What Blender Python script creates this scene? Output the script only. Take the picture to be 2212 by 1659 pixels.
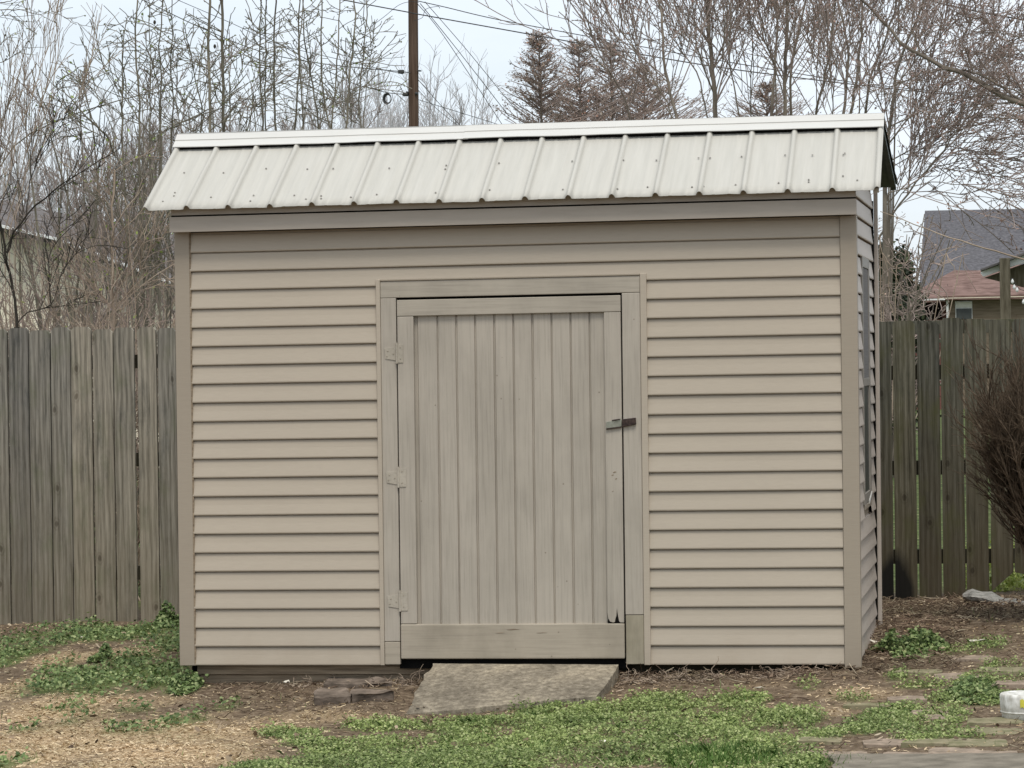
import bpy, math, random
import numpy as np
from mathutils import Matrix, Vector
random.seed(7)
rad = math.radians
S = bpy.context.scene
for o in list(bpy.data.objects): bpy.data.objects.remove(o)

# ------------------------------------------------------------------ camera
FPX, YAW, PITCH, ROLL = 6667.35, 0.1732, -0.0077, -0.0185
CAM = np.array([4.6015, -16.1825, 1.6226])
fw = np.array([-math.sin(YAW)*math.cos(PITCH), math.cos(YAW)*math.cos(PITCH), math.sin(PITCH)])
rt0 = np.array([math.cos(YAW), math.sin(YAW), 0.]); up0 = np.cross(rt0, fw)
rt = rt0*math.cos(ROLL)+up0*math.sin(ROLL); upv = -rt0*math.sin(ROLL)+up0*math.cos(ROLL)
cd = bpy.data.cameras.new('camera'); cam = bpy.data.objects.new('camera', cd); S.collection.objects.link(cam)
cd.sensor_width = 36; cd.lens = 36*FPX/2212; cd.clip_end = 3000; cd.clip_start = 0.5
m = Matrix.Identity(4)
for i in range(3):
    m[i][0] = rt[i]; m[i][1] = upv[i]; m[i][2] = -fw[i]; m[i][3] = CAM[i]
cam.matrix_world = m; S.camera = cam
S.render.resolution_x = 1024; S.render.resolution_y = 768

# ------------------------------------------------------------------ light
SUN_EL, SUN_AZ = rad(63), rad(162)      # azimuth clockwise from +Y: behind the camera, a little to the right
W = bpy.data.worlds.new('World'); S.world = W; W.use_nodes = True
nt = W.node_tree; nt.nodes.clear()
def N(t, typ, **k):
    n = t.nodes.new(typ)
    for a, b in k.items(): setattr(n, a, b)
    return n
out = N(nt, 'ShaderNodeOutputWorld'); bg = N(nt, 'ShaderNodeBackground'); bg.inputs[1].default_value = 0.14
sky = N(nt, 'ShaderNodeTexSky', sky_type='NISHITA'); sky.sun_disc = False
sky.sun_elevation = SUN_EL; sky.sun_rotation = SUN_AZ; sky.air_density = 1.0; sky.dust_density = 1.5
tc = N(nt, 'ShaderNodeTexCoord'); mp = N(nt, 'ShaderNodeMapping'); mp.inputs['Scale'].default_value = (1.6, 1.6, 6.0)
nz = N(nt, 'ShaderNodeTexNoise'); nz.inputs['Scale'].default_value = 2.2; nz.inputs['Detail'].default_value = 6; nz.inputs['Roughness'].default_value = .55
rp = N(nt, 'ShaderNodeValToRGB'); rp.color_ramp.elements[0].position = .36; rp.color_ramp.elements[1].position = .62
rp.color_ramp.elements[0].color = (.70, .70, .70, 1); rp.color_ramp.elements[1].color = (.97, .97, .97, 1)
mx = N(nt, 'ShaderNodeMix', data_type='RGBA'); mx.inputs[7].default_value = (6.9, 7.45, 8.05, 1)
L = nt.links.new
L(tc.outputs['Generated'], mp.inputs[0]); L(mp.outputs[0], nz.inputs[0]); L(nz.outputs[0], rp.inputs[0])
L(rp.outputs[0], mx.inputs[0]); L(sky.outputs[0], mx.inputs[6]); L(mx.outputs[2], bg.inputs[0]); L(bg.outputs[0], out.inputs[0])
sl = bpy.data.lights.new('sun', 'SUN'); sl.energy = 2.5; sl.angle = rad(18); sl.color = (1, .95, .87)
so = bpy.data.objects.new('sun', sl); S.collection.objects.link(so)
sd = Vector((math.sin(SUN_AZ)*math.cos(SUN_EL), math.cos(SUN_AZ)*math.cos(SUN_EL), math.sin(SUN_EL)))
so.rotation_euler = sd.to_track_quat('Z', 'Y').to_euler(); so.location = (0, -20, 30)
S.view_settings.view_transform = 'Standard'; S.view_settings.look = 'None'; S.view_settings.exposure = -0.02
S.view_settings.gamma = 1
S.render.engine = 'CYCLES'

# ------------------------------------------------------------------ helpers
def at(x, y, v, ax=1):
    d = fw*FPX+rt*(x-1106)-upv*(y-829.5); t = (v-CAM[ax])/d[ax]; return CAM+t*d
def hashn(i, j, s):
    h = (i*374761393+j*668265263+s*2246822519) & 0xffffffff
    h = ((h ^ (h >> 13))*1274126177) & 0xffffffff
    return ((h ^ (h >> 16)) & 0xffff)/65535.
def vn(x, y, s=0):
    x = np.asarray(x, float); y = np.asarray(y, float)
    i = np.floor(x).astype(np.int64); j = np.floor(y).astype(np.int64); u = x-i; v = y-j
    u = u*u*(3-2*u); v = v*v*(3-2*v)
    return (hashn(i, j, s)*(1-u)+hashn(i+1, j, s)*u)*(1-v)+(hashn(i, j+1, s)*(1-u)+hashn(i+1, j+1, s)*u)*v
def fbm(x, y, s=0, o=4):
    r = 0; a = .5; t = 0
    for k in range(o): r = r+a*vn(x*2**k, y*2**k, s+k); t += a; a *= .5
    return r/t
GX = np.array([-6, -3, 0, 1.5, 3.6, 4.6, 7.]); GY = np.array([-5, -1, -.3, 0., 1.7, 3.2, 6.])
GZ = np.array([
 [-.17, -.17, -.16, -.15, -.09, -.055, 0], [-.17, -.17, -.15, -.14, -.08, -.05, 0],
 [-.17, -.16, -.13, -.11, -.06, -.02, 0], [-.17, -.165, -.13, -.085, -.03, 0, 0],
 [-.17, -.13, -.06, -.03, .06, .08, .03], [-.16, -.1, -.03, .0, .09, .11, .03], [-.15, -.09, -.02, .02, .1, .12, .03]])
def gz0(x, y):
    x = np.asarray(x, float); y = np.asarray(y, float)
    xc = np.clip(x, -6, 6.999); yc = np.clip(y, -5, 5.999)
    i = np.clip(np.searchsorted(GX, xc, side='right')-1, 0, 5); j = np.clip(np.searchsorted(GY, yc, side='right')-1, 0, 5)
    u = (xc-GX[i])/(GX[i+1]-GX[i]); v = (yc-GY[j])/(GY[j+1]-GY[j]); u = u*u*(3-2*u)
    return (GZ[i, j]*(1-u)+GZ[i+1, j]*u)*(1-v)+(GZ[i, j+1]*(1-u)+GZ[i+1, j+1]*u)*v
def gz(x, y):
    near = np.clip((9-np.abs(np.asarray(y, float)))/3, 0, 1)
    return gz0(x, y)+near*(.022*(fbm(x*3, y*3, 5)-.5)+.012*(fbm(x*14, y*14, 9, 2)-.5))
def atg(x, y):
    z = -.15
    for k in range(12):
        p = at(x, y, z, 2); z = .5*z+.5*float(gz0(p[0], p[1]))
    return at(x, y, z, 2)

# ------------------------------------------------------------------ materials
def ramp(t, stops, interp='LINEAR'):
    r = N(t, 'ShaderNodeValToRGB'); cr = r.color_ramp; cr.interpolation = interp
    while len(cr.elements) < len(stops): cr.elements.new(.5)
    for e, (p, c) in zip(cr.elements, stops):
        e.position = p; e.color = (*c, 1) if len(c) == 3 else c
    return r
def base(name, rough=.7, spec=.3, metal=0):
    M = bpy.data.materials.new(name); M.use_nodes = True; t = M.node_tree
    b = t.nodes['Principled BSDF']; b.inputs['Roughness'].default_value = rough
    b.inputs['Specular IOR Level'].default_value = spec; b.inputs['Metallic'].default_value = metal
    return M, t, b
def coords(t, scale, kind='Object', rot=(0, 0, 0)):
    c = N(t, 'ShaderNodeTexCoord'); p = N(t, 'ShaderNodeMapping'); p.inputs['Scale'].default_value = scale
    p.inputs['Rotation'].default_value = rot
    t.links.new(c.outputs[kind], p.inputs[0]); return p
def noise(t, src, scale, detail=4, rough=.55, dist=0):
    n = N(t, 'ShaderNodeTexNoise'); n.inputs['Scale'].default_value = scale; n.inputs['Detail'].default_value = detail
    n.inputs['Roughness'].default_value = rough; n.inputs['Distortion'].default_value = dist
    if src: t.links.new(src.outputs[0], n.inputs['Vector'])
    return n
def mixc(t, f, a, b, mode='MIX'):
    x = N(t, 'ShaderNodeMix', data_type='RGBA', blend_type=mode)
    for s, k in ((f, 0), (a, 6), (b, 7)):
        if isinstance(s, (int, float)): x.inputs[k].default_value = s
        elif isinstance(s, tuple): x.inputs[k].default_value = (*s, 1)
        else: t.links.new(s, x.inputs[k])
    return x
def bump(t, b, h, st=.3, dist=.01):
    n = N(t, 'ShaderNodeBump'); n.inputs['Strength'].default_value = st; n.inputs['Distance'].default_value = dist
    t.links.new(h, n.inputs['Height']); t.links.new(n.outputs[0], b.inputs['Normal'])
def simple(name, c1, c2, scale=(1, 1, 1), ns=8, rough=.7, spec=.3, bs=.2, bd=.004, metal=0, detail=5, lo=.3, hi=.7):
    M, t, b = base(name, rough, spec, metal); p = coords(t, scale); n = noise(t, p, ns, detail)
    r = ramp(t, [(lo, c1), (hi, c2)]); t.links.new(n.outputs[0], r.inputs[0]); t.links.new(r.outputs[0], b.inputs['Base Color'])
    if bs: bump(t, b, n.outputs[0], bs, bd)
    return M
def island(name, stops, rough=.6, spec=.25, trans=0):
    M, t, b = base(name, rough, spec); g = N(t, 'ShaderNodeNewGeometry'); r = ramp(t, stops)
    t.links.new(g.outputs['Random Per Island'], r.inputs[0])
    p = coords(t, (1, 1, 1)); n = noise(t, p, 1.7, 3); r2 = ramp(t, [(.35, (.68, .72, .66)), (.65, (1.15, 1.12, 1.1))])
    t.links.new(n.outputs[0], r2.inputs[0]); x = mixc(t, 1., r.outputs[0], r2.outputs[0], 'MULTIPLY')
    t.links.new(x.outputs[2], b.inputs['Base Color'])
    if trans:
        tr = N(t, 'ShaderNodeBsdfTranslucent'); ms = N(t, 'ShaderNodeMixShader'); ms.inputs[0].default_value = trans
        t.links.new(x.outputs[2], tr.inputs[0]); t.links.new(b.outputs[0], ms.inputs[1]); t.links.new(tr.outputs[0], ms.inputs[2])
        t.links.new(ms.outputs[0], t.nodes['Material Output'].inputs[0])
    return M
def vinyl(name, c):
    M, t, b = base(name, .5, .3); p = coords(t, (1.0, 1.0, 1.)); n = noise(t, p, .9, 3)
    k = .95; r = ramp(t, [(.3, tuple(v*k for v in c)), (.7, c)]); t.links.new(n.outputs[0], r.inputs[0])
    p2 = coords(t, (3, 3, 60)); n2 = noise(t, p2, 5, 4); r2 = ramp(t, [(.3, (.95, .95, .95)), (.7, (1.03, 1.03, 1.03))]); t.links.new(n2.outputs[0], r2.inputs[0])
    x = mixc(t, 1., r.outputs[0], r2.outputs[0], 'MULTIPLY')
    # grime that splashes up from the ground
    s = N(t, 'ShaderNodeSeparateXYZ'); c0 = N(t, 'ShaderNodeTexCoord'); t.links.new(c0.outputs['Object'], s.inputs[0])
    n3 = noise(t, coords(t, (2, 2, 1)), 3, 4)
    a = N(t, 'ShaderNodeMath', operation='MULTIPLY_ADD'); a.inputs[1].default_value = .5; t.links.new(n3.outputs[0], a.inputs[0]); t.links.new(s.outputs[2], a.inputs[2])
    r3 = ramp(t, [(.2, (.9, .88, .85)), (.5, (1, 1, 1))]); t.links.new(a.outputs[0], r3.inputs[0])
    y = mixc(t, 1., x.outputs[2], r3.outputs[0], 'MULTIPLY'); t.links.new(y.outputs[2], b.inputs['Base Color'])
    bump(t, b, n2.outputs[0], .12, .002); return M
def painted(name, c, grain=(40, 40, 1.6), dirt=.25):
    M, t, b = base(name, .55, .35); p = coords(t, grain); n = noise(t, p, 1.5, 7, .6)
    r = ramp(t, [(.3, tuple(v*.84 for v in c)), (.5, c), (.75, tuple(min(1, v*1.06) for v in c))]); t.links.new(n.outputs[0], r.inputs[0])
    n2 = noise(t, coords(t, (1, 1, .6)), 3.5, 6, .6); r2 = ramp(t, [(.34, (1-dirt, 1-dirt, 1-dirt*1.1)), (.6, (1.03, 1.03, 1.02))]); t.links.new(n2.outputs[0], r2.inputs[0])
    x = mixc(t, 1., r.outputs[0], r2.outputs[0], 'MULTIPLY')
    v = N(t, 'ShaderNodeTexVoronoi'); v.inputs['Scale'].default_value = 9; t.links.new(coords(t, (1, 1, 1)).outputs[0], v.inputs['Vector'])
    r3 = ramp(t, [(.0, (.35, .33, .3)), (.03, (.45, .43, .4)), (.05, (1, 1, 1))]); t.links.new(v.outputs['Distance'], r3.inputs[0])
    y = mixc(t, .7, x.outputs[2], r3.outputs[0], 'MULTIPLY')
    t.links.new(y.outputs[2], b.inputs['Base Color']); bump(t, b, n.outputs[0], .25, .002); return M
def weathered(name, lo, mid, hi, low_tint, moss=(.07, .085, .03), mossamt=.5, stain=None):
    M, t, b = base(name, .9, .15); oi = N(t, 'ShaderNodeObjectInfo')
    off = N(t, 'ShaderNodeVectorMath', operation='SCALE'); off.inputs[3].default_value = 37.
    cmb = N(t, 'ShaderNodeCombineXYZ'); t.links.new(oi.outputs['Random'], cmb.inputs[0]); t.links.new(oi.outputs['Random'], cmb.inputs[2]); t.links.new(cmb.outputs[0], off.inputs[0])
    c = N(t, 'ShaderNodeTexCoord'); ad = N(t, 'ShaderNodeVectorMath', operation='ADD'); t.links.new(c.outputs['Object'], ad.inputs[0]); t.links.new(off.outputs[0], ad.inputs[1])
    def mp_(sc):
        p = N(t, 'ShaderNodeMapping'); p.inputs['Scale'].default_value = sc; t.links.new(ad.outputs[0], p.inputs[0]); return p
    # cathedral grain: distorted rings stretched along the board
    w = N(t, 'ShaderNodeTexWave', wave_type='BANDS', bands_direction='X'); w.inputs['Scale'].default_value = 9
    w.inputs['Distortion'].default_value = 6; w.inputs['Detail'].default_value = 3; w.inputs['Detail Scale'].default_value = 1.2
    t.links.new(mp_((1., 1., .16)).outputs[0], w.inputs[0])
    n0 = noise(t, mp_((110, 110, 2.4)), 1.3, 9, .7); nb = noise(t, mp_((26, 26, .9)), 1.3, 6, .6)
    n = N(t, 'ShaderNodeMath', operation='MULTIPLY_ADD'); n.inputs[1].default_value = .28; t.links.new(nb.outputs[0], n.inputs[0])
    nh = N(t, 'ShaderNodeMath', operation='MULTIPLY'); nh.inputs[1].default_value = .72; t.links.new(n0.outputs[0], nh.inputs[0]); t.links.new(nh.outputs[0], n.inputs[2])
    big = noise(t, mp_((6, 6, 1.3)), 1.6, 6, .7)
    g = N(t, 'ShaderNodeMath', operation='MULTIPLY_ADD'); g.inputs[1].default_value = .12; t.links.new(w.outputs[0], g.inputs[0]); t.links.new(n.outputs[0], g.inputs[2])
    r = ramp(t, [(.40, lo), (.56, mid), (.74, hi)]); t.links.new(g.outputs[0], r.inputs[0])
    rb = ramp(t, [(.32, (.42, .45, .47)), (.46, (.88, .88, .87)), (.66, (1.12, 1.10, 1.07))]); t.links.new(big.outputs[0], rb.inputs[0])
    x = mixc(t, .85, r.outputs[0], rb.outputs[0], 'MULTIPLY')
    rr = ramp(t, [(0, (.70, .71, .73)), (.5, (1, 1, .98)), (1, (1.26, 1.21, 1.12))]); t.links.new(oi.outputs['Random'], rr.inputs[0])
    x = mixc(t, 1., x.outputs[2], rr.outputs[0], 'MULTIPLY')
    s = N(t, 'ShaderNodeSeparateXYZ'); t.links.new(c.outputs['Object'], s.inputs[0])
    mn = noise(t, mp_((4, 4, 1.5)), 2.2, 5, .6); md = N(t, 'ShaderNodeMath', operation='MULTIPLY_ADD'); md.inputs[1].default_value = -1.1
    t.links.new(mn.outputs[0], md.inputs[0]); t.links.new(s.outputs[2], md.inputs[2])
    mr = ramp(t, [(.0, (mossamt,)*3), (.95, (0, 0, 0))]); 
    ms = N(t, 'ShaderNodeMapRange'); ms.inputs[1].default_value = -.6; ms.inputs[2].default_value = 1.0; ms.inputs[3].default_value = mossamt; ms.inputs[4].default_value = 0
    t.links.new(md.outputs[0], ms.inputs[0]); x = mixc(t, ms.outputs[0], x.outputs[2], low_tint)
    m2 = noise(t, mp_((2, 2, 1)), 3.3, 5, .6); r4 = ramp(t, [(.52, (0, 0, 0)), (.72, (mossamt,)*3)]); t.links.new(m2.outputs[0], r4.inputs[0])
    x = mixc(t, r4.outputs[0], x.outputs[2], moss)
    v = N(t, 'ShaderNodeTexVoronoi', voronoi_dimensions='2D'); v.inputs['Scale'].default_value = 1.; ks = N(t, 'ShaderNodeSeparateXYZ'); kc = N(t, 'ShaderNodeCombineXYZ')
    t.links.new(mp_((7., 3, 4.2)).outputs[0], ks.inputs[0]); t.links.new(ks.outputs[0], kc.inputs[0]); t.links.new(ks.outputs[2], kc.inputs[1]); t.links.new(kc.outputs[0], v.inputs['Vector'])
    kcol = N(t, 'ShaderNodeSeparateColor'); t.links.new(v.outputs['Color'], kcol.inputs[0]); kg = N(t, 'ShaderNodeMath', operation='GREATER_THAN'); kg.inputs[1].default_value = .80; t.links.new(kcol.outputs[0], kg.inputs[0])
    kf = N(t, 'ShaderNodeMath', operation='MULTIPLY'); kf.inputs[1].default_value = .8; t.links.new(kg.outputs[0], kf.inputs[0])
    kn = noise(t, mp_((30, 30, 14)), 1.5, 3); ka = N(t, 'ShaderNodeMath', operation='MULTIPLY_ADD'); ka.inputs[1].default_value = .14; t.links.new(kn.outputs[0], ka.inputs[0]); t.links.new(v.outputs['Distance'], ka.inputs[2])
    kr = ramp(t, [(0, (.35, .32, .3)), (.13, (.42, .39, .36)), (.18, (.95, .95, .95)), (.22, (.78, .76, .74)), (.28, (1, 1, 1))]); t.links.new(ka.outputs[0], kr.inputs[0])
    x = mixc(t, kf.outputs[0], x.outputs[2], kr.outputs[0], 'MULTIPLY')
    if stain:
        (sx, sz, rx, rz) = stain
        vm = N(t, 'ShaderNodeMapping', vector_type='TEXTURE'); vm.inputs['Location'].default_value = (sx, 0, sz); vm.inputs['Scale'].default_value = (rx, 1e3, rz)
        t.links.new(c.outputs['Object'], vm.inputs[0]); ln = N(t, 'ShaderNodeVectorMath', operation='LENGTH'); t.links.new(vm.outputs[0], ln.inputs[0])
        a2 = N(t, 'ShaderNodeMath', operation='MULTIPLY_ADD'); a2.inputs[1].default_value = .5; t.links.new(mn.outputs[0], a2.inputs[0]); t.links.new(ln.outputs['Value'], a2.inputs[2])
        sr = ramp(t, [(.0, (.97, .97, .97)), (.78, (.9, .9, .9)), (1., (0, 0, 0))]); d2 = N(t, 'ShaderNodeMath', operation='MULTIPLY'); d2.inputs[1].default_value = .74; t.links.new(a2.outputs[0], d2.inputs[0]); t.links.new(d2.outputs[0], sr.inputs[0])
        x = mixc(t, sr.outputs[0], x.outputs[2], (.006, .006, .006))
    t.links.new(x.outputs[2], b.inputs['Base Color']); bump(t, b, g.outputs[0], .5, .004); return M

M = {}
M['siding'] = vinyl('siding_vinyl', (.430, .371, .294))
M['side_siding'] = vinyl('siding_vinyl_side_lit', (.50, .435, .37))  # siding colour lifted and warmed to offset sky-only light on this wall
M['trim'] = vinyl('trim_vinyl', (.335, .285, .222))
M['fascia'] = simple('fascia_metal', (.37, .325, .27), (.42, .37, .31), (1, 1, 8), 4, .45, .4, .05)
M['paint'] = painted('door_paint', (.395, .352, .295), (70, 70, 2.2), .12)
M['paint_h'] = painted('frame_paint', (.38, .338, .278), (2, 60, 60), .10)
M['kick'] = painted('bottom_board_paint', (.365, .318, .252), (2, 50, 50), .22)
M['dirty'] = painted('stained_paint', (.34, .30, .225), (30, 30, 2), .45)
M['dark'] = simple('shade_black', (.004, .004, .004), (.012, .011, .01), bs=0, rough=.95, spec=.05)  # near-black colour stands in for shade inside gaps and recesses
M['roof'] = simple('roof_metal', (.43, .415, .37), (.48, .463, .415), (14, .8, .8), 3, .5, .3, .04, .001)
M['cap'] = simple('cap_metal', (.54, .53, .495), (.58, .57, .535), (1, 8, 1), 3, .35, .5, .03)
M['screw'] = simple('screw_metal', (.26, .24, .22), (.42, .40, .36), rough=.45, metal=.4, bs=0)
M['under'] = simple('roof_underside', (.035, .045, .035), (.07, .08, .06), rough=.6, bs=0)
M['hinge'] = painted('hinge_paint', (.43, .385, .32), (60, 60, 60), .25)
M['latch'] = simple('latch_zinc', (.2, .2, .16), (.38, .38, .31), rough=.4, metal=.6, ns=30)
M['rust'] = simple('rusty_iron', (.012, .008, .008), (.09, .06, .05), rough=.7, metal=.3, ns=60)
M['skid'] = simple('timber_skid', (.15, .115, .08), (.34, .27, .19), (1, 20, 20), 4, .9, .1, .4)
M['glass'] = simple('window_glass', (.03, .035, .035), (.06, .065, .06), rough=.35, spec=.5, bs=0)
M['win'] = simple('window_vinyl', (.62, .6, .55), (.7, .68, .64), rough=.4, bs=.05)
M['winframe'] = simple('greyish_window_frame', (.22, .20, .17), (.31, .28, .24), rough=.5, bs=.05)
M['screen'] = simple('insect_screen', (.15, .14, .13), (.2, .19, .18), (1, 1, 200), 2, .8, .1, .1)
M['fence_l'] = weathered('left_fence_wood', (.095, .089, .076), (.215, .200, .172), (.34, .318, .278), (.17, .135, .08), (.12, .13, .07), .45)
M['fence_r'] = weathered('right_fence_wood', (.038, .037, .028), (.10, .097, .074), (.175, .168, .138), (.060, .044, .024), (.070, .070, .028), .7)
M['rail'] = simple('rail_wood', (.02, .018, .012), (.05, .045, .03), rough=.9, spec=.1)
cm, t, b = base('slab_concrete', .95, .1); n1 = noise(t, coords(t, (1.2, 1, 1)), 26, 14, .7); r1 = ramp(t, [(.3, (.135, .115, .088)), (.5, (.255, .222, .172)), (.7, (.42, .37, .29))])
t.links.new(n1.outputs[0], r1.inputs[0]); n2 = noise(t, coords(t, (.8, .5, 1)), 4.5, 7, .65); r2 = ramp(t, [(.34, (.60, .59, .58)), (.5, (.88, .87, .85)), (.64, (1.12, 1.1, 1.05))]); t.links.new(n2.outputs[0], r2.inputs[0])
n3 = noise(t, coords(t, (1, 1, 1)), 70, 3); r3 = ramp(t, [(.30, (.45, .43, .40)), (.40, (1, 1, 1)), (.66, (1, 1, 1)), (.74, (1.5, 1.5, 1.45))]); t.links.new(n3.outputs[0], r3.inputs[0])
x = mixc(t, 1., r1.outputs[0], r2.outputs[0], 'MULTIPLY'); x = mixc(t, 1., x.outputs[2], r3.outputs[0], 'MULTIPLY'); t.links.new(x.outputs[2], b.inputs['Base Color']); bump(t, b, n1.outputs[0], .3, .003); M['concrete'] = cm
M['path'] = simple('path_concrete', (.13, .115, .09), (.25, .22, .175), (1, 1, 1), 9, .95, .1, .6, .012, detail=10)
M['rock'] = simple('rock_face', (.035, .027, .02), (.24, .19, .15), (1, 1, 2), 9, .9, .15, .7, .02, detail=8)
M['brick'] = simple('old_brick', (.14, .115, .085), (.36, .28, .215), (1, 1, 1), 14, .9, .1, .6, .01, detail=8)
M['mossbrick'] = simple('mossy_brick', (.12, .125, .06), (.28, .24, .16), (1, 1, 1), 14, .9, .1, .6, .01, detail=8)
M['drift'] = simple('weathered_log_wood', (.14, .135, .12), (.40, .385, .35), (3, 12, 12), 5, .85, .2, .7, .02)
M['bucket'] = simple('dirty_white_plastic', (.42, .40, .35), (.78, .77, .72), (1, 1, .7), 26, .5, .3, .1, detail=10, lo=.34, hi=.62)
M['yellow'] = simple('yellow_paint', (.5, .45, .05), (.7, .65, .1), rough=.5, bs=0)
M['pale'] = simple('pale_pebble', (.55, .5, .4), (.8, .76, .66), ns=40, bs=.2)
M['bark_g'] = simple('grey_green_bark', (.09, .082, .062), (.24, .215, .165), (1, 1, .3), 14, .9, .1, .4)
M['bark_d'] = simple('dark_bark', (.02, .018, .014), (.06, .052, .042), (1, 1, .3), 14, .9, .1, .4)
M['bark_t'] = simple('tan_twig_bark', (.20, .15, .11), (.46, .37, .285), (1, 1, 1), 3, .9, .1, 0)
M['bark_tw'] = simple('pinkish_twig_bark', (.17, .125, .105), (.38, .295, .25), (1, 1, 1), 3, .9, .1, 0)
M['bark_m'] = simple('maple_bark', (.11, .092, .075), (.27, .23, .185), (1, 1, .3), 6, .9, .1, .3)
M['twig_m'] = simple('maple_twig_bark', (.21, .165, .145), (.40, .32, .28), (1, 1, 1), 3, .9, .1, 0)
M['twig_c'] = simple('far_twig_bark', (.2, .165, .145), (.34, .28, .25), (1, 1, 1), 3, .9, .1, 0)
M['bark_haze'] = simple('haze_pale_bark', (.42, .40, .40), (.58, .56, .56), (1, 1, 1), 1, .9, .1, 0)  # bark lightened so the colour carries the distance haze
M['bush'] = simple('bush_twig_bark', (.05, .036, .025), (.20, .15, .105), (1, 1, 1), 12, .9, .1, 0)
M['redbud'] = island('red_buds', [(0, (.12, .07, .06)), (.5, (.27, .155, .13)), (1, (.44, .28, .23))], .7)
M['greenbud'] = island('green_buds', [(0, (.12, .17, .04)), (.5, (.25, .33, .08)), (1, (.45, .52, .16))], .6, trans=.3)
M['greybud'] = island('grey_green_buds', [(0, (.12, .12, .08)), (1, (.30, .32, .20))], .7)
M['tuft'] = island('rusty_tufts', [(0, (.17, .13, .105)), (.6, (.32, .25, .205)), (.8, (.42, .33, .28)), (1, (.42, .2, .14))], .8)
M['clover'] = island('clover_leaf', [(0, (.085, .115, .035)), (.35, (.175, .235, .07)), (.7, (.30, .37, .13)), (1, (.47, .51, .25))], .55, trans=.25)
M['weed'] = island('weed_leaf', [(0, (.055, .085, .03)), (.4, (.125, .185, .065)), (.75, (.22, .295, .115)), (1, (.40, .45, .22))], .55, trans=.25)
M['greenleaf'] = island('yellow_green_leaf', [(0, (.16, .22, .04)), (.5, (.42, .50, .12)), (1, (.66, .70, .30))], .6, trans=.3)
M['grass'] = island('grass_blade', [(0, (.06, .12, .025)), (.5, (.12, .22, .05)), (1, (.24, .34, .12))], .55, trans=.25)
M['straw'] = island('dead_grass', [(0, (.22, .155, .085)), (.5, (.48, .36, .22)), (1, (.70, .57, .39))], .8)
M['litter'] = island('brown_litter', [(0, (.07, .045, .03)), (.6, (.20, .14, .10)), (.9, (.35, .27, .19)), (1, (.6, .5, .38))], .85)
M['evergreen'] = island('evergreen_leaf', [(0, (.016, .022, .012)), (.6, (.036, .046, .024)), (1, (.085, .10, .05))], .6)
M['wire'] = simple('cable_rubber', (.035, .035, .035), (.06, .06, .06), bs=0, rough=.7)
M['pole'] = simple('pole_wood', (.05, .032, .022), (.13, .088, .065), (3, 3, .15), 7, .9, .1, .3)
M['redroof'] = simple('red_shingle', (.10, .06, .05), (.25, .165, .14), (1, 1, 6), 2.6, .9, .1, .3, detail=7)
M['greyroof'] = simple('grey_shingle', (.06, .058, .063), (.15, .146, .155), (1.5, 1.5, 4), 6.0, .9, .1, .3, detail=8)
M['greyroof2'] = simple('brown_grey_shingle', (.10, .09, .085), (.17, .155, .15), (1, 1, 5), 2.2, .9, .1, .2)
M['redbrick'] = simple('far_red_brick', (.15, .065, .055), (.22, .10, .085), (1, 1, 6), 3, .9, .1, 0)
M['tanbrick'] = simple('far_tan_brick', (.13, .10, .07), (.26, .205, .15), (.5, .5, 5), 3, .9, .1, 0)
M['white'] = simple('white_trim', (.62, .62, .6), (.78, .78, .77), rough=.5, bs=0)
M['cream'] = simple('cream_wall', (.75, .67, .52), (.82, .74, .6), rough=.8, bs=0)
M['flaky'] = simple('flaking_white_paint', (.28, .26, .22), (.78, .78, .76), ns=6, rough=.8, lo=.28, hi=.4)
M['post'] = simple('post_wood', (.09, .075, .05), (.19, .165, .12), (8, 8, 1), 5, .9, .1, .3)
M['lawn'] = simple('far_lawn', (.08, .13, .03), (.17, .25, .06), ns=3)

# ground material: earth, straw and moss mixed by what grows where
gm, t, b = base('yard_soil', .95, .1)
at1 = N(t, 'ShaderNodeAttribute', attribute_name='cover')
sp = N(t, 'ShaderNodeSeparateColor'); t.links.new(at1.outputs['Color'], sp.inputs[0])
n1 = noise(t, coords(t, (1, 1, 1)), 22, 8, .65); rs = ramp(t, [(.3, (.06, .043, .028)), (.52, (.17, .125, .084)), (.72, (.31, .245, .175))]); t.links.new(n1.outputs[0], rs.inputs[0])
n2 = noise(t, coords(t, (1, 1, 1)), 30, 8, .7); rw = ramp(t, [(.3, (.26, .18, .105)), (.5, (.47, .345, .21)), (.7, (.62, .49, .32))]); t.links.new(n2.outputs[0], rw.inputs[0])
n3 = noise(t, coords(t, (1, 1, 1)), 60, 9, .75); rg = ramp(t, [(.34, (.03, .04, .016)), (.5, (.12, .15, .05)), (.66, (.25, .31, .12))]); t.links.new(n3.outputs[0], rg.inputs[0])
x1 = mixc(t, sp.outputs[1], rs.outputs[0], rw.outputs[0]); x2 = mixc(t, sp.outputs[0], x1.outputs[2], rg.outputs[0])
n4 = noise(t, coords(t, (1, 1, 1)), 5, 8, .7); rl = ramp(t, [(.35, (.03, .045, .014)), (.55, (.10, .125, .045)), (.7, (.24, .24, .12))]); t.links.new(n4.outputs[0], rl.inputs[0])
x3 = mixc(t, sp.outputs[2], x2.outputs[2], rl.outputs[0]); t.links.new(x3.outputs[2], b.inputs['Base Color'])
bump(t, b, n1.outputs[0], .9, .03); M['ground'] = gm

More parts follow.
